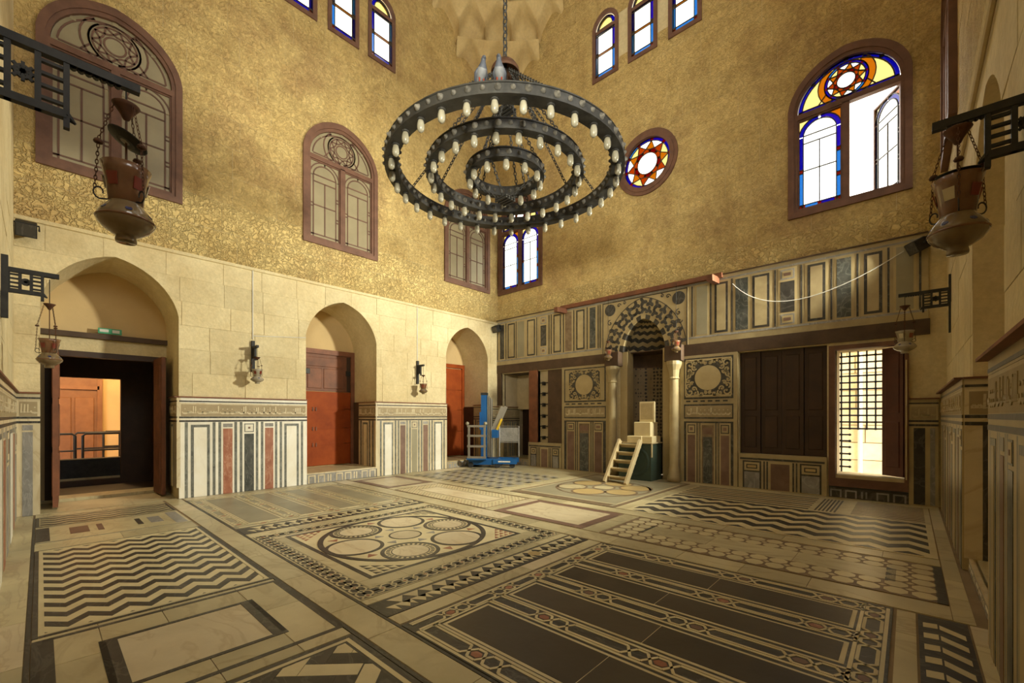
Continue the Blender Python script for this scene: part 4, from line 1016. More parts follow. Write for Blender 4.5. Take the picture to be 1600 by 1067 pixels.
def slim_window(name, M, uc, st, label):
    W_ = struct(name, label, 'window'); W_.matrix_local = M
    MB().plate(arch(uc - .38, uc + .38, 10.33, 11.72, 12.1, 6), [arch(uc - .285, uc + .285, 10.43, 11.70, 11.99, 6)], -.02, .035).obj('window_frame', st['wood'], W_)
    MB().prism(rect(uc - .3, uc + .3, 11.58, 11.66), -.06, .02, 0, True).obj('transom', st['wood'], W_)
    a, b, t = uc - .285, uc + .285, .075; lines = []; pane = lambda p, m, par: pane0(p, m, par, .0); cames = lambda l, par, st: cames0(l, par, st, -.004)
    for x0, x1, cs in ((a, a + t, ('cyan', 'blue')), (b - t, b, ('blue', 'cyan') if M is FL else ('cyan', 'violet'))):
        for i, c in enumerate(cs):
            v0 = 10.44 + i * .57; pane(rect(x0, x1, v0 + .06, v0 + .57), st[c], W_); pane(rect(x0, x1, v0, v0 + .06), st['red'], W_); lines += [[(x0, v0), (x1, v0)], [(x0, v0 + .06), (x1, v0 + .06)]]
    for v, c in ((10.44, 'cyan' if M is FB else 'blue'), (11.525, 'blue')): pane(rect(a + t, b - t, v, v + t), st[c], W_)
    pane(rect(a + t, b - t, 10.44 + t, 10.99), st['clear'], W_); pane(rect(a + t, b - t, 11.03, 11.525), st['clear'], W_); pane(rect(a + t, b - t, 10.99, 11.03), st['amber'], W_)
    inner = arch(uc - .2, uc + .2, 11.67, 11.70, 11.9, 6); outer = arch(uc - .275, uc + .275, 11.66, 11.70, 11.98, 6)
    pane(inner, st['cream'], W_); MB().plate(outer, [inner], -.03, -.024).obj('glass_pane', st['blue'], W_)
    cames(lines + [[(a + t, 10.44), (a + t, 11.58)], [(b - t, 10.44), (b - t, 11.58)], [(a, 10.44 + t), (b, 10.44 + t)], [(a, 10.985), (b, 10.985)], [(a, 11.035), (b, 11.035)], [(a, 11.525), (b, 11.525)], inner + [inner[0]]], W_, st)
big_window('window_1', FL, .85, DULL, 'large arched lattice window above the open door, dull panes')
big_window('window_2', FL, 4.78, DULL, 'arched lattice window above the nearer red door, dull panes')
big_window('window_3', FL, 8.69, DULL, 'arched lattice window in the back left corner, dull panes')
big_window('window_4', FB, -8.83, BRIGHT, 'arched stained glass window in the back corner, partly behind the chandelier')
big_window('window_5', FB, -.85, BRIGHT, 'large arched stained glass window with one casement open', True)
big_window('window_6', FR, -8.75, BRIGHT, 'stained glass window of the right wall seen edge on', False, True, .09)
W7 = struct('window_7', 'round stained glass window with star rosette', 'window'); W7.matrix_local = FB
MB().plate(circ(-4.70, 7.66, .77, 40), [circ(-4.70, 7.66, .60, 40)], -.06, .05).obj('window_frame', 'wood_frame', W7); MB().plate(circ(-4.70, 7.66, .69, 40), [circ(-4.70, 7.66, .585, 40)], -.06, .065).obj('inner_frame', 'wood_frame', W7)
rosette(-4.70, 7.66, .60, W7, BRIGHT)
for k, (c, t) in enumerate(((3.81, 'leftmost'), (4.81, 'middle'), (5.81, 'rightmost'))): slim_window('window_%d' % (8 + k), FL, c, BRIGHT, t + ' of the three slim bright windows high on the left wall')
for k, (c, t) in enumerate(((-5.84, 'leftmost'), (-4.81, 'middle'), (-3.78, 'rightmost'))): slim_window('window_%d' % (11 + k), FB, c, BRIGHT, t + ' of the three slim bright windows high on the back wall')

# ---- grille window at ground level
GW = struct('window_14', 'tall ground level window with iron grille and half open shutter', 'window'); GW.matrix_local = FB
MB().plate(rect(-1.10, .0, .21, 2.80), [rect(-1.0, -.055, .36, 2.72)], -.12, .055).obj('window_frame', 'wood_frame', GW)
MB().prism(rect(-1.05, -.02, .30, .42), -.62, .03, 0, True).obj('window_sill', 'wood_pale', GW)
for a, b in ((-1.06, -1.0), (-.055, .0)): MB().prism(rect(a, b, .4, 2.76), -.75, -.1, 0, True).obj('window_reveal', 'plaster_pale', GW)
MB().prism(rect(-1.06, 0, 2.74, 2.8), -.75, -.1, 0, True).obj('window_reveal', 'plaster_pale', GW)
gx = [-.97 + .128 * k for k in range(7)]; gz = [1.26 + .1265 * k for k in range(12)]
for x in gx: MB().tube([(x, 1.24 if x > -.88 else .42, -.6), (x, 2.74, -.6)], .014, 6).obj('grille_bar', 'iron_black', GW)
for k, z in enumerate(gz): MB().tube([(-1.0, z, -.6), (-.12, z, -.6)], .016, 6).obj('grille_bar', 'iron_black', GW)
for z in (.52, .65, .77, .9, 1.02, 1.14): MB().tube([(-1.0, z, -.6), (-.83, z, -.6)], .016, 6).obj('grille_bar', 'iron_black', GW)
kn = MB().sphere((0, 0, 0), .027, 8).mesh('grille_knot', 'iron_black')
for x in gx:
    for z in gz + ([.52, .65, .77, .9, 1.02, 1.14] if x < -.8 else []): link('grille_knot', kn, GW, T(x, z, -.6))
lf = MB().prism(rect(-.36, 0, .44, 2.71), -.02, .02, 0, True).obj('shutter_leaf', 'wood_red_dark', GW, T(-.06, 0, -.08) @ Matrix.Rotation(math.radians(-38), 4, 'Y'))
for v0, v1 in ((.6, 1.4), (1.55, 2.6)): MB().prism(rect(-.30, -.06, v0, v1), .02, .032, .008).obj('shutter_panel', 'wood_red_dark', lf)

# ---- outside: courtyard wall, ground
gd = MB().prism(rect(-30, 30, -30, 40), -.6, -.4, 0, True).obj('ground', 'pale_ground'); tag(gd, 'pale courtyard ground outside the building', 'ground', kind='structure')
wc = MB().prism(rect(-4.5, 3.5, -.4, 4.6), -.4, 0, 0, True).obj('wall_courtyard', 'mortar', None, frame((0, 13.4, 0), (1, 0, 0), (0, -1, 0)))
tag(wc, 'sunlit courtyard wall of yellow stone blocks seen through the grille', 'wall', kind='structure')
courses(wc, I4, -4.4, 3.4, [(-.4 + .42 * k, .02 + .42 * k) for k in range(11)], .8, [], 'sunny_stone', .02, .02)
MB().tube([(-.86, -.35, .1), (-.86, 4.4, .1)], .045, 8).obj('drain_pipe', 'white_plastic', wc)

# ================================================================== SIDE ROOMS beyond the left wall
def shell(name, faces, label):
    st_ = struct(name, label, 'room')
    for nm, pts, m in faces: MB().add(pts, [tuple(range(len(pts)))]).obj(nm, m, st_)
    return st_
def roombox(x0, x1, y0, y1, z0, z1, mw, mf, skip=''):
    f = []
    if 'x' not in skip: f.append(('room_wall', [(x0, y0, z0), (x0, y1, z0), (x0, y1, z1), (x0, y0, z1)], mw))
    f += [('room_wall', [(x0, y0, z0), (x1, y0, z0), (x1, y0, z1), (x0, y0, z1)], mw), ('room_wall', [(x0, y1, z0), (x1, y1, z0), (x1, y1, z1), (x0, y1, z1)], mw),
          ('room_floor', [(x0, y0, z0), (x1, y0, z0), (x1, y1, z0), (x0, y1, z0)], mf), ('room_ceiling', [(x0, y0, z1), (x1, y0, z1), (x1, y1, z1), (x0, y1, z1)], mw)]
    return f
shell('wall_upper_gallery', roombox(-13.5, XL - WT + .01, -1.2, 9.95, 4.3, 9.6, 'plaster_pale', 'plaster_pale') + [], 'dim gallery behind the lattice windows')
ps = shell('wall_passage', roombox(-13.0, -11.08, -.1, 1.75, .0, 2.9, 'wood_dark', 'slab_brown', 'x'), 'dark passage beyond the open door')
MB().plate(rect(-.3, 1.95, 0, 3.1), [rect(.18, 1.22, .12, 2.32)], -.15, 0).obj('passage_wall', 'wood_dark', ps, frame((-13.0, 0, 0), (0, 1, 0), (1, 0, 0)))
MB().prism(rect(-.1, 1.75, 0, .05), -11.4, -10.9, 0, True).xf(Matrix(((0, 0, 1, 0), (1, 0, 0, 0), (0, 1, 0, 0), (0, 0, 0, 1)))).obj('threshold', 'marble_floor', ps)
fr_room = shell('wall_lit_room', roombox(-16.6, -13.15, -1.5, 3.2, .1, 3.6, 'plaster', 'plaster_pale'), 'warmly lit room beyond the dark passage')
wd = struct('door_4', 'large panelled wooden door in the lit room beyond', 'door'); wd.matrix_local = frame((-16.55, 0, 0), (0, 1, 0), (1, 0, 0))
MB().prism(rect(-.9, 1.08, .1, 3.2), 0, .06, 0, True).obj('door_leaf', 'wood_lit', wd)
for a, b in ((.12, .56), (.62, 1.0), (-.4, .06)): MB().prism(rect(a, b, .3, 2.0), .05, .085, .015).obj('door_panel', 'wood_lit', wd)
MB().prism(rect(-.9, 1.1, 2.22, 2.32), 0, .12, 0, True).obj('door_rail', 'wood_lit', wd); MB().prism(rect(1.06, 1.16, .1, 3.3), 0, .12, 0, True).obj('door_post', 'wood_lit', wd)
lp = empty('ceiling_lamp', (-14.6, .9, 3.5), label='warm ceiling lamp in the room beyond the open door', cat='lamp')
MB().lathe([(.001, 0), (.22, 0), (.24, .04), (.24, .09), (.001, .09)], 20).obj('lamp_body', 'white_plastic', lp); MB().lathe([(.001, -.02), (.2, -.02), (.2, .0)], 20).obj('lamp_diffuser', 'lamp_warm', lp)
pd = bpy.data.lights.new('ceiling_bulb', 'POINT'); pd.energy = 120; pd.color = (1, .66, .3); pd.shadow_soft_size = .2
po = bpy.data.objects.new('ceiling_bulb', pd); COL.objects.link(po); po.parent = lp; po.location = (0, 0, -.2)
def barrier(x, y, w_, label, z=.1):
    e = empty('metal_barrier', (x, y, z), label=label, cat='barrier', group='black metal barriers beyond the open door')
    MB().tube([(0, -w_ / 2, .06), (0, -w_ / 2, .95), (0, -w_ / 2 + .05, 1.0), (0, w_ / 2 - .05, 1.0), (0, w_ / 2, .95), (0, w_ / 2, .06)], .025, 8).obj('barrier_frame', 'iron_black', e, None, True)
    MB().tube([(0, -w_ / 2, .62), (0, w_ / 2, .62)], .02, 8).obj('barrier_rail', 'iron_black', e)
    for s in (-1, 1): MB().bar((-.2, s * w_ / 2, .03), (.2, s * w_ / 2, .03), .06, .06).obj('barrier_foot', 'iron_black', e)
barrier(-13.78, .22, .62, 'nearest black tubular barrier at the left in the lit room'); barrier(-13.78, 1.0, .7, 'nearest black tubular barrier at the right in the lit room')
barrier(-14.6, .95, .8, 'middle black tubular barrier in the lit room'); barrier(-15.3, 1.45, .7, 'farthest black tubular barrier in the lit room')
bn = empty('low_plinth', (-13.34, .7, .11), label='long low black plinth across the far doorway', cat='plinth')
MB().box(-.12, .12, -.7, .7, 0, .46, .01).obj('plinth_body', 'iron_black', bn); MB().box(-.13, .13, -.72, .72, 0, .05).obj('plinth_base', 'marble_floor', bn)

# ---- main door: leaves, lintels, sign
dr = struct('door_1', 'wide open double wooden door at the left', 'door')
for (hy, ang, w_) in ((.19, -2, .80), (1.53, 2, .68)):
    lf = MB().box(0, w_, -.03, .03, .03, 2.60).obj('door_leaf', 'wood_old', dr, T(XL - DEP + .04, hy, 0) @ Rz(math.radians(ang)))
    for z0, z1 in ((.2, .9), (1.0, 1.7), (1.8, 2.45)):
        for s in (-1, 1): MB().prism(rect(.1, w_ - .1, z0, z1), 0, .012, .004).xf(Matrix(((1, 0, 0, 0), (0, 0, s, s * .03), (0, 1, 0, 0), (0, 0, 0, 1)))).obj('door_panel', 'wood_old', lf)
MB().prism(rect(0, 1.7, 2.90, 2.99), -DEP - .1, -DEP + .14, 0, True).obj('lintel_beam', 'wood_beam', dr, FL)
MB().prism(rect(0, 1.7, 2.66, 2.9), -DEP - .1, -DEP + .05, 0, True).obj('lintel_stone', 'limestone', dr, FL)
MB().plate(rect(.05, 1.68, .0, 2.68), [rect(.17, 1.56, -.01, 2.56)], -DEP - .12, -DEP + .04).obj('door_frame', 'wood_dark', dr, FL)
sg = empty('exit_sign', (XL - DEP + .14, .865, 3.0), label='small green and white exit sign above the open door', cat='sign')
MB().box(0, .02, -.16, .16, 0, .10, .003).obj('sign_board', 'sign_green', sg); MB().box(.02, .023, -.14, -.02, .03, .08).obj('sign_arrow', 'white_plastic', sg); MB().box(.02, .023, .03, .13, .025, .08).obj('sign_figure', 'white_plastic', sg)
def red_door(name, a, b, z0, label, old):
    D = struct(name, label, 'door'); D.matrix_local = FL; n0 = -DEP
    MB().plate(rect(a, b, z0, 3.18), [rect(a + .10, b - .1, z0 - .01, 3.06)], n0 - .02, n0 + .07).obj('door_frame', 'wood_door' if not old else 'wood_old', D)
    seams = [z0 + .02, .79, 1.19, 1.68, 2.12] if old else [z0 + .02, 1.0, 1.7, 2.35, 3.04]
    for q0, q1 in zip(seams[:-1], seams[1:]): MB().prism(rect(a + .1, b - .10, q0 + .004, q1 - .004), n0, n0 + .045, .006, True).obj('door_board', 'wood_door', D)
    for z in seams[1:-1]:
        MB().prism(rect(a + .15, b - .3, z - .02, z + .02), n0 + .04, n0 + .055, 0).obj('iron_strap', 'wood_door', D)
        for u in (a + .62, a + .7): MB().prism(rect(u - .012, u + .012, z - .05, z + .04), n0 + .05, n0 + .07).obj('hinge', 'wood_old', D)
    if old:
        lf = MB().prism(rect(a + .1, b - .1, 2.13, 3.06), n0 - .02, n0 + .02, 0, True).obj('upper_leaf', 'wood_old', D)
        for u0, u1, v0, v1 in ((a + .45, b - .3, 2.75, 2.98), (a + .5, a + .85, 2.2, 2.7), (a + .9, b - .3, 2.2, 2.7)): MB().prism(rect(u0, u1, v0, v1), n0 + .02, n0 + .035, .01).obj('door_panel', 'wood_old', lf)
        for u in (a + .42, b - .22): MB().prism(rect(u, u + .14, 2.55, 2.68), n0 + .02, n0 + .045, .006).obj('hinge_plate', 'iron', D)
        MB().prism(rect(b - .2, b - .1, 2.13, 3.04), n0 - .0, n0 + .025).obj('gap_shade_strip', 'wood_dark', D)  # near-black strip, stands in for the shade inside the gap
red_door('door_2', 3.95, 5.66, .235, 'orange red boarded door in the middle arched recess', True)
red_door('door_3', 7.86, 9.53, .20, 'dark red boarded door in the recess nearest the back corner', False)
MB().prism(rect(-DEP + .03, -.85, .24, 1.86), -.02, .03, 0, True).obj('reveal_board', 'wood_beam', wl, Matrix(((0, 0, -1, 5.66), (0, 1, 0, 0), (1, 0, 0, 0), (0, 0, 0, 1))))
MB().prism(rect(-DEP + .03, -.65, .2, 1.8), -.02, .03, 0, True).obj('reveal_board', 'wood_dark', wl, Matrix(((0, 0, -1, 9.53), (0, 1, 0, 0), (1, 0, 0, 0), (0, 0, 0, 1))))

# ================================================================== THINGS
def chain_mb(mb, p, q, L_=.07, r=.008, w_=.02):
    p = Vector(p); q = Vector(q); D = q - p; n = max(1, round(D.length / (L_ * .78))); d = D.normalized()
    a = d.cross(Vector((0, 0, 1))); a = a.normalized() if a.length > .05 else Vector((1, 0, 0)); b = d.cross(a)
    for k in range(n):
        c = p + D * ((k + .5) / n); s = a if k % 2 else b
        mb.tube([c + d * (L_ / 2) * math.cos(t) + s * w_ * math.sin(t) for t in [2 * PI * i / 8 for i in range(8)]], r, 4, True)
    return mb
# ---- chandelier
CH = Vector((-4.64, 4.90)); ZB, ZT = 5.19, 5.345
cd = empty('chandelier', (CH.x, CH.y, 0), label='huge three ring iron chandelier with globe bulbs and chains', cat='chandelier')
bulb_me = MB().lathe([(.001, -.155), (.022, -.150), (.040, -.13), (.047, -.10), (.046, -.06), (.038, -.02), (.03, .0), (.03, .03), (.001, .03)], 12).mesh('bulb', 'bulb', True)
sock_me = MB().lathe([(.04, -.012), (.05, -.005), (.05, .03), (.001, .03)], 10).mesh('bulb_socket', 'iron')
boss_me = {s: MB().lathe([(.042 * s, 0), (.040 * s, .008), (.028 * s, .02), (.022 * s, .026), (.018 * s, .04 * s), (.001, .046 * s)], 10).mesh('boss', 'iron_dusty', True) for s in (.8, 1.05)}
for ro, ri, nbul in ((1.80, 1.62, 32), (1.20, 1.07, 24), (.60, .49, 12)):
    n = 64 if ro > 1 else 40
    rg = MB().lathe([(ri, ZB), (ri, ZT), (ri + .012, ZT), (ri + .012, ZB + .02), (ro - .012, ZB + .02), (ro - .012, ZT), (ro, ZT), (ro, ZT - .02), (ro + .012, ZT - .025), (ro, ZT - .03), (ro, ZB + .03), (ro + .012, ZB + .02), (ro + .012, ZB), (ri, ZB)], n).obj('ring', 'iron', cd)
    for k in range(nbul):
        a = 2 * PI * (k + .5) / nbul; rm = (ro + ri) / 2
        b = link('bulb', bulb_me, cd, T(rm * math.cos(a), rm * math.sin(a), ZB - .01) @ Rz(RND.uniform(0, 6)))
        link('bulb_socket', sock_me, b)
    for k in range(nbul * 2):
        a = 2 * PI * (k + .25) / (nbul * 2)
        for r_, sg in ((ro, 1), (ri, -1)):
            link('boss', boss_me[1.05 if k % 2 else .8], rg, Matrix.Translation((r_ * math.cos(a), r_ * math.sin(a), (ZB + ZT) / 2)) @ Rz(a if sg > 0 else a + PI) @ Matrix.Rotation(PI / 2, 4, 'Y'))
MB().lathe([(.001, 7.02), (.09, 7.015), (.17, 6.97), (.215, 6.90), (.23, 6.83), (.215, 6.83), (.2, 6.89), (.15, 6.95), (.001, 6.99)], 24).obj('crown_cap', 'rust', cd, None, True)
MB().tube([(0, 0, 6.3), (0, 0, 7.1)], .03, 8).obj('stem', 'iron', cd)
for z, r_ in ((6.27, .14), (6.23, .14), (4.88, .12), (4.85, .12)):
    mb = MB()
    for k in range(4): mb.bar((-r_, -.09 + .06 * k, z), (r_, -.09 + .06 * k, z), .03, .02)
    mb.obj('hub_plate', 'iron', cd)
for k in range(8):
    a = 2 * PI * (k + .5) / 8
    for r_ in (1.71, 1.13): chain_mb(MB(), (.13 * math.cos(a), .13 * math.sin(a), 6.82), (r_ * math.cos(a), r_ * math.sin(a), ZT)).obj('chain', 'iron', cd)
for k in range(4):
    a = 2 * PI * (k + .25) / 4
    chain_mb(MB(), (.1 * math.cos(a), .1 * math.sin(a), 6.3), (.545 * math.cos(a), .545 * math.sin(a), ZT)).obj('chain', 'iron', cd)
    chain_mb(MB(), (.545 * math.cos(a), .545 * math.sin(a), ZB), (.08 * math.cos(a), .08 * math.sin(a), 4.9)).obj('chain', 'iron', cd)
chain_mb(MB(), (0, 0, 7.05), (0, 0, 23.8), .14, .014, .036).obj('suspension_chain', 'iron', cd)
# ---- pigeons on the outer ring
def pigeon(x, y, rz, label):
    e = empty('pigeon', (x, y, ZT), rz, label=label, cat='pigeon', group='pigeons on the chandelier')
    pts = [(-.15, 0, .03), (-.10, 0, .06), (-.05, 0, .10), (0, 0, .135), (.04, 0, .175), (.055, 0, .21), (.06, 0, .235), (.068, 0, .255), (.085, 0, .262), (.105, 0, .258), (.118, 0, .252)]
    mb = MB().tube(pts, [.012, .028, .05, .062, .055, .036, .027, .028, .026, .014, .004], 12)
    mb.m = [1 if i >= 48 or i < 12 else 0 for i in range(len(mb.f))]; mb.obj('body', ['pigeon', 'pigeon_dark'], e, None, True)
    for s in (-1, 1):
        MB().tube([(-.15, s * .018, .045), (-.08, s * .042, .085), (-.01, s * .058, .135), (.03, s * .05, .165)], [.008, .02, .026, .012], 8).obj('wing', 'pigeon_dark', e, None, True)
        MB().tube([(.0, s * .025, .09), (.01, s * .027, .04), (.005, s * .028, .006), (.035, s * .03, .004)], [.012, .006, .005, .004], 6).obj('leg', 'enamel_red', e)
        MB().sphere((.082, s * .025, .265), .005, 6).obj('eye', 'enamel_red', e)
pigeon(-3.665, 3.47, -.4, 'left pigeon perched on the chandelier rim, head turned aside'); pigeon(-3.50, 3.60, -.9, 'right pigeon perched upright on the chandelier rim by the cap')

# ---- carved wooden lamp brackets and hanging mosque lamps
def bracket(M, L_, fr_w, H_, post, label, group='carved lamp brackets'):
    e = empty('lamp_bracket', M=M, label=label, cat='bracket', group=group); m = 'iron_black'; t = .03
    MB().box(0, .05, -.03, .03, -post * .62, post * .38).obj('wall_post', m, e)
    MB().box(.03, L_, -.022, .022, H_ / 2 - .045, H_ / 2).obj('arm', m, e)
    MB().box(.03, .05 + fr_w, -.02, .02, -H_ / 2, -H_ / 2 + .04).tube([(.05 + fr_w, 0, -H_ / 2 + .02), (.05 + fr_w + .035, 0, -H_ / 2 - .01)], [.022, .006], 6).obj('lower_rail', m, e)
    w3 = fr_w / 3
    for k in range(4): MB().box(.05 + w3 * k - .012, .05 + w3 * k + .012, -.018, .018, -H_ / 2 - (.05 if k == 3 else 0), H_ / 2).obj('stile', m, e)
    for k in (0, 2):
        for j in range(4):
            z = -H_ / 2 + .04 + (H_ - .085) * (j + .5) / 4; MB().box(.05 + w3 * k, .05 + w3 * (k + 1), -.012, .012, z - .008, z + .008).obj('slat', m, e)
    c = (.05 + w3 * 1.5, 0, -.003); mb = MB()
    for j in range(4):
        a = PI * j / 4; r_ = min(w3, H_ - .08) * .47; mb.bar((c[0] - r_ * math.cos(a), 0, c[2] - r_ * math.sin(a)), (c[0] + r_ * math.cos(a), 0, c[2] + r_ * math.sin(a)), .014, .014, (0, 1, 0))
    mb.tube([(c[0] + .03 * math.cos(2 * PI * i / 10), 0, c[2] + .03 * math.sin(2 * PI * i / 10)) for i in range(10)], .009, 5, True).obj('star', m, e)
    mb = MB(); n = 7; a0 = .06 + fr_w
    for i in range(n): mb.prism(circ(a0 + (L_ - a0) * .72 * (i + .5) / n, H_ / 2 - .045, (L_ - a0) * .05, 8), -.015, .015)
    mb.xf(Matrix(((1, 0, 0, 0), (0, 0, 1, 0), (0, 1, 0, 0), (0, 0, 0, 1)))).obj('scalloped_edge', m, e)
    return e
PROF = [(.001, 0), (.062, 0), (.066, .012), (.06, .035), (.085, .045), (.14, .075), (.17, .105), (.176, .125), (.165, .15), (.13, .19), (.102, .215), (.098, .225)]
def lamp(loc, s, label, tilt=0, hang=.80, saucer=None, wire=0, rz=0, pale=False, cat='hanging lamp', sr=None, cap=.70):
    e = empty('mosque_lamp', loc, rz, label=label, cat=cat, group='hanging mosque lamps'); sr = sr or s; K = lambda mb: mb.xf(Matrix.Diagonal((sr, sr, s, 1))); q = cap - .70
    mb_, mt = ('lamp_pale', 'lamp_pale') if pale else ('lamp_glass', 'lamp_brown')
    bo = K(MB().lathe(PROF, 28)).obj('lamp_bowl', mb_, e, None, True)
    K(MB().lathe([(.176, .118), (.181, .125), (.176, .132)], 28)).obj('bowl_rim', mt, bo)
    for k in range(6):
        a = 2 * PI * k / 6; K(MB().prism(circ(0, 0, .022, 8), 0, .004)).obj('painted_medallion', 'enamel_blue', bo, T(.150 * sr * math.cos(a), .150 * sr * math.sin(a), .162 * s) @ Rz(a) @ Matrix.Rotation(PI / 2 * .55, 4, 'Y'))
    nk = K(MB().lathe([(.098, .222), (.104, .225), (.115, .30), (.135, .39), (.152, .43), (.148, .43), (.128, .385), (.105, .29), (.09, .225)], 28)).obj('lamp_neck', mt, e, None, True)
    for k in range(5):
        a = 2 * PI * (k + .4) / 5
        K(MB().prism([(-.03, -.04), (.03, -.04), (.036, .05), (-.036, .05)], 0, .005)).obj('painted_panel', 'enamel_cream' if k % 2 else 'enamel_red', nk, T(.121 * sr * math.cos(a), .121 * sr * math.sin(a), .325 * s) @ Rz(a) @ Matrix.Rotation(PI / 2 + .22, 4, 'Y') @ Rz(PI / 2))
    K(MB().lathe([(.001, .70 + q), (.02, .71 + q), (.035, .735 + q), (.07, .775 + q), (.085, .79 + q), (.08, .795 + q), (.001, .78 + q)], 18)).obj('smoke_bell', 'rust', e, None, True)
    for k in range(3):
        a = 2 * PI * k / 3 + .5; c, sn = math.cos(a), math.sin(a)
        hs = K(MB().tube([(.104 * c, .104 * sn, .225)] + [(c * (.150 + .032 * math.cos(t) * (1 - t / 9)), sn * (.150 + .032 * math.cos(t) * (1 - t / 9)), .255 + .032 * math.sin(t) * (1 - t / 9)) for t in [-1.6 + .5 * i for i in range(11)]], .005, 5)).obj('scroll_handle', 'iron_black', e)
        mb = MB(); chain_mb(mb, (.175 * c, .175 * sn, .27), (.155 * c, .155 * sn, .52 + q / 2), .03, .003, .008); chain_mb(mb, (.155 * c, .155 * sn, .545 + q / 2), (.07 * c, .07 * sn, .775 + q), .03, .003, .008); K(mb).obj('chain', 'rust', e)
        K(MB().lathe([(.001, -.014), (.026, -.008), (.03, 0), (.022, .012), (.001, .016)], 10, (.155 * c, .155 * sn, .533 + q / 2))).obj('bead', 'rust', e)
    K(MB().tube([(0, 0, .40), (0, 0, .72 + q)], .007, 6)).obj('rod', 'rust', e)
    if saucer:
        K(MB().lathe([(.001, 0), (.06, -.004), (.125, .012), (.13, .018), (.06, .006), (.001, .008)], 20)).obj('dusty_saucer', 'iron_black', e, T(0, 0, saucer * s) @ Matrix.Rotation(tilt, 4, 'X'))
        K(MB().sphere((0, 0, .0), .05, 8, .35)).obj('dust_heap', 'feather_pale', e, T(0, 0, (saucer + .012) * s) @ Matrix.Rotation(tilt, 4, 'X'))
    MB().tube([(0, 0, (.785 + q) * s), (0, 0, hang * s + wire)], .004, 5).obj('hook', 'iron_black', e)
    return e
# near left pair (front wall)
bracket(T(-3.33, YF + .005, 3.26) @ Rz(PI / 2), .66, .31, .34, .9, 'large dark lattice bracket at the upper left')
lamp((-3.33, .335, 2.50), 1.0, 'large brown hanging lamp at the upper left before the lattice window', tilt=-.45, saucer=.58, hang=.88, sr=.75)
# small left pair
bracket(T(-6.6, YF + .005, 2.86) @ Rz(PI / 2), .40, .23, .25, .62, 'small dark lattice bracket left of the open doorway arch')
lamp((-6.6, .065, 2.0), .70, 'brown and pale lamp hanging at the left edge of the open doorway', hang=1.32, sr=.56, cap=.86)
# right pairs
bracket(T(XR + .02, 9.0, 3.25) @ Rz(PI), .60, .27, .27, .85, 'small dark lattice bracket in the right corner near the grille window')
lamp((-.045, 9.0, 2.465), .80, 'greenish lamp hanging in front of the grille window shutter', hang=1.12, pale=True, sr=.78, cap=.82)
bracket(T(XR + .2, 3.53, 3.06) @ Rz(PI), .56, .29, .29, .8, 'large dark lattice bracket at the right edge')
lamp((.205, 3.53, 2.42), 1.0, 'large dark hanging lamp at the right edge', tilt=.12, saucer=.445, hang=.745, sr=.73, cap=.62)
# left wall lamps
bracket(T(XL + .005, 2.90, 2.78), .31, .12, .24, .62, 'short bracket between the open door and the nearer red door')
lamp((XL + .285, 2.90, 2.14), .66, 'small clear glass lamp between the open door and the nearer red door', pale=True, hang=1.15)
bracket(T(XL + .005, 6.87, 2.75), .31, .12, .24, .62, 'short bracket between the two red doors')
lamp((XL + .285, 6.87, 2.08), .64, 'small brown lamp between the two red doors', hang=1.18)
# niche lamps on wires
lamp((-5.60, 9.70, 2.90), .62, 'small red lamp with black ring left of the niche arch', hang=1.0, wire=.95, saucer=.5)
lamp((-3.87, 9.70, 2.93), .62, 'small red lamp on a long wire right of the niche arch', hang=1.0, wire=.95)

# ---- floodlights
def flood(M, label, watts=0, aim=None, cone=70):
    e = empty('floodlight', M=M, label=label, cat='floodlight', group='black floodlights on the ledge')
    MB().box(-.11, .11, -.09, .09, -.10, .10, .012).obj('housing', 'iron_black', e, Matrix.Rotation(.5, 4, 'X')); MB().box(-.10, .10, -.097, -.09, -.085, .085).obj('front_glass', 'marble_dark', e, Matrix.Rotation(.5, 4, 'X'))
    MB().tube([(-.13, 0, 0), (-.13, .10, .1), (.13, .10, .1), (.13, 0, 0)], .012, 6).obj('yoke', 'iron_black', e); MB().tube([(0, .10, .1), (0, .22, .12)], .014, 6).obj('arm', 'iron_black', e)
    mb = MB(); [mb.box(-.1 + .04 * k, -.09 + .04 * k, .05, .13, -.08, .08) for k in range(6)]; mb.obj('cooling_fins', 'iron_black', e, Matrix.Rotation(.5, 4, 'X'))
    if watts:
        d = bpy.data.lights.new('flood_lamp', 'SPOT'); d.energy = watts; d.color = (1, .97, .78); d.spot_size = math.radians(cone); d.spot_blend = .9; d.shadow_soft_size = .3 if watts > 1600 else .5
        o = bpy.data.objects.new('flood_lamp', d); COL.objects.link(o); p = M.translation + (Vector(aim) - M.translation).normalized() * .24
        o.parent = e; o.matrix_parent_inverse = M.inverted(); o.matrix_basis = T(*p) @ (Vector(aim) - p).to_track_quat('-Z', 'Y').to_matrix().to_4x4()
flood(T(XL + .2, -.14, 4.26) @ Rz(PI / 2), 'black floodlight under the ledge in the front left corner')
flood(T(-9.62, YB - .22, 4.26), 'black floodlight in the back left corner'); flood(T(.10, YB - .22, 4.30) @ Rz(-.95), 'black floodlight in the back right corner', 2200, (XL + .3, 4.6, 2.2), 88)
flood(T(.2, .02, 4.25) @ Rz(PI + .75), 'added floodlight high in the front right corner, out of view, to light the upper walls', 1400, (XL, 8.8, 9.6), 76)  # added unseen flood that lifts the upper left and back walls

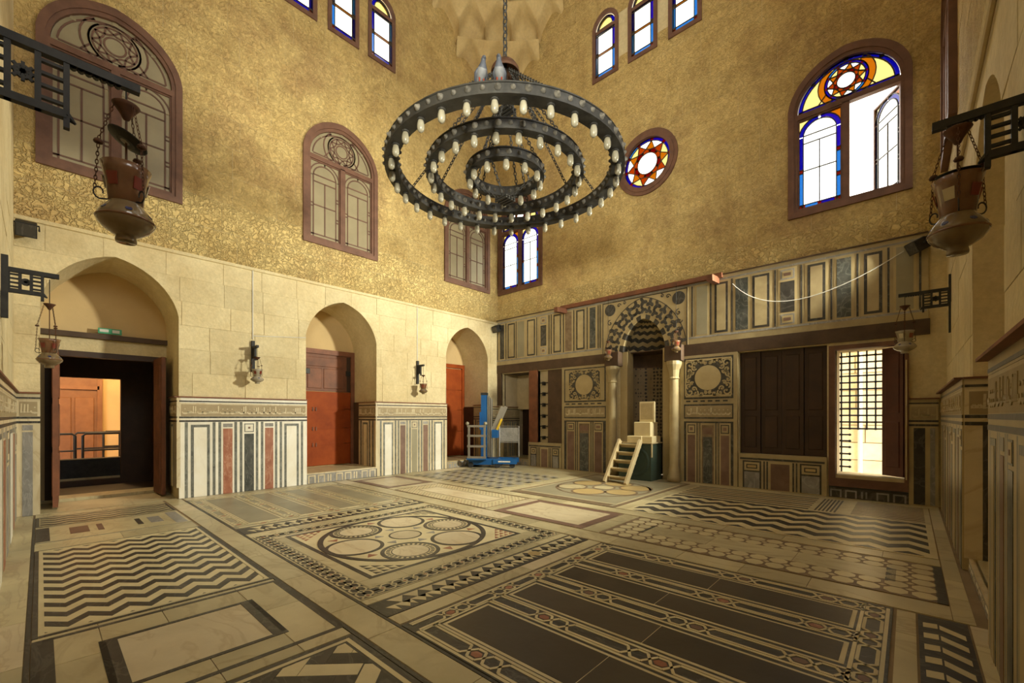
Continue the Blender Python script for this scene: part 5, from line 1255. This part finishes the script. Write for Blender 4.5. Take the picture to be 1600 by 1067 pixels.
# ---- blue personnel lift
lift = empty('personnel_lift', (-9.27, 8.92, 0), math.radians(35), label='blue one person aerial lift parked in the back left corner', cat='lift')
MB().box(-.42, .42, -.30, .30, .09, .26, .02).obj('base', 'lift_blue', lift)
for s in (-1, 1):
    MB().box(.30, .98, s * .26 - .07, s * .26 + .07, .12, .26, .015).obj('outrigger', 'lift_blue', lift); MB().box(.45, .8, s * .26 - .075, s * .26 + .075, .17, .21).obj('decal', 'white_plastic', lift)
for x, y in ((-.36, -.28), (-.36, .28), (.42, -.28), (.42, .28), (.85, -.26)): MB().lathe([(.001, -.03), (.08, -.03), (.085, 0), (.08, .03), (.001, .03)], 14).obj('wheel', 'rubber', lift, T(x, y, .085) @ Matrix.Rotation(PI / 2, 4, 'X'))
mast = MB().box(-.10, .07, -.09, .09, .26, 2.16, .01).obj('mast', 'lift_blue', lift); MB().box(-.11, .08, -.1, .1, 2.12, 2.19).obj('mast_cap', 'iron_black', mast); MB().box(-.14, -.1, -.12, .12, 1.1, 1.62, .01).obj('power_box', 'lift_blue', lift)
for k in range(3): MB().box(.09 + .05 * k, .12 + .05 * k, -.08, .08, .3, 2.1 - .05 * k).obj('mast_section', 'aluminium', lift)
for x in (.20, .30): MB().bar((x, -.02, 1.0), (x + .34, -.02, 1.78), .10, .06, (0, 1, 0)).obj('tilt_rail', 'aluminium', lift)
MB().bar((.36, -.07, 1.06), (.52, -.07, 1.42), .06, .03, (0, 1, 0)).obj('hazard_stripe', 'yellow_paint', lift); MB().box(.22, .40, -.1, .1, .86, 1.1, .015).obj('winch_housing', 'lift_blue', lift)
for x in (-.42, .04): MB().box(x, x + .055, -.42, -.36, .28, 1.24).obj('platform_post', 'aluminium', lift)
for z in (.28, .60, .90, 1.18): MB().box(-.44, .11, -.43, -.37, z, z + .06).obj('platform_rung', 'aluminium', lift)
MB().box(-.46, .12, -.44, -.28, .24, .28).obj('platform_step', 'lift_blue', lift)
for x in (-.44, .09): MB().sphere((x, -.40, 1.285), .055, 10).obj('bumper_wheel', 'slab_grey', lift)
MB().tube([(.42, .1, .3), (.42, .1, 1.2), (1.0, .1, 1.2), (1.0, .1, .3)], .02, 6).obj('guard_frame', 'aluminium', lift); MB().box(.44, .98, .09, .11, .75, 1.16).obj('guard_mesh', 'marble_grey', lift); MB().tube([(.42, .1, .72), (1.0, .1, .72)], .016, 6).obj('guard_rail', 'aluminium', lift)

# ---- reader's chair: green box, cream seat, and step ladder
bx = empty('reader_platform', (-4.76, 9.78, 0), label='dark green wooden platform with cream seat in front of the niche', cat='platform')
MB().box(-.41, .41, -.33, .22, 0, .86, .01).obj('box', 'green_paint', bx); MB().box(-.44, .44, -.36, .24, .86, .885).obj('top_board', 'wood_pale', bx)
for y in (-.33,): MB().lathe([(.26, 0), (.30, .012), (.33, .012), (.36, 0)], 28).obj('round_moulding', 'green_paint', bx, T(.02, y, .44) @ Matrix.Rotation(PI / 2, 4, 'X'))
MB().box(.40, .425, -.33, -.27, .55, .86).obj('loose_strip', 'wood_pale', bx)
MB().box(-.2, .16, -.30, .2, .885, 1.03, .012).obj('seat_base', 'cream_paint', bx); MB().box(.165, .56 - .16, -.26, .2, .885, 1.03, .012).obj('seat_base', 'cream_paint', bx)
MB().box(-.07, .33, -.2, .2, 1.03, 1.36, .012).obj('seat_block', 'cream_paint', bx)
bk = MB().box(0.0, .37, -.06, .0, 1.36, 1.84, .008).obj('backrest', 'cream_paint', bx); MB().prism(rect(.03, .34, 1.42, 1.80), 0, .006).xf(Matrix(((1, 0, 0, 0), (0, 0, -1, -.06), (0, 1, 0, 0), (0, 0, 0, 1)))).obj('backrest_panel', 'wood_pale', bk)
ld = empty('step_ladder', (-4.82, 8.65, 0), label='pale wooden step ladder leaning on the green platform', cat='ladder')
for s in (-1, 1): MB().bar((s * .26 - .0, .0, .0), (s * .26, .70, .93), .05, .13, (0, 1, 0)).obj('side_rail', 'wood_pale', ld)
for k in range(5):
    f = .14 + .19 * k; MB().box(-.25, .25, .70 * f - .02, .70 * f + .13, .93 * f - .02, .93 * f + .01).obj('tread', 'wood_pale', ld); MB().box(-.25, .25, .70 * f + .10, .70 * f + .12, .93 * f - .08, .93 * f - .02).obj('riser', 'wood_pale', ld)

# ---- cables and conduits
def cable(name, pts, r, m, label): tag(MB().tube(pts, r, 6).obj(name, m), label, 'cable')
n = 24; P0, P1, P2 = Vector((-2.75, YB - .07, 4.30)), Vector((-1.9, YB - .1, 3.20)), Vector((-.06, YB - .07, 4.30))
cable('hanging_cable', [P0 * (1 - t) ** 2 + P1 * 2 * t * (1 - t) + P2 * t * t for t in [i / n for i in range(n + 1)]], .008, 'white_plastic', 'thin pale cable sagging across the right half of the marble band')
cable('wall_conduit', [(XL + .015, 2.90, 4.44), (XL + .015, 2.90, 3.05)], .012, 'white_plastic', 'pale vertical conduit above the clear glass lamp')
cable('wall_conduit', [(XL + .015, 2.92, 3.12), (XL + .015, 3.94, 3.22)], .008, 'white_plastic', 'thin pale wire running to the arch of the nearer red door')
cable('wall_conduit', [(XL + .015, 6.87, 4.44), (XL + .015, 6.87, 3.02)], .012, 'white_plastic', 'pale vertical conduit above the lamp between the two red doors')
cable('wall_conduit', [(XR - .03, 9.7, 4.40), (XR - .03, 2.2, 4.36)], .02, 'wood_pale', 'pale conduit running along the right wall below the ledge')
tag(MB().tube([(-.03, YB - .10, .42), (-.03, YB - .10, 2.45)], .012, 6).obj('window_pole', 'wood_pale'), 'thin pole standing at the right jamb of the grille window', 'pole')
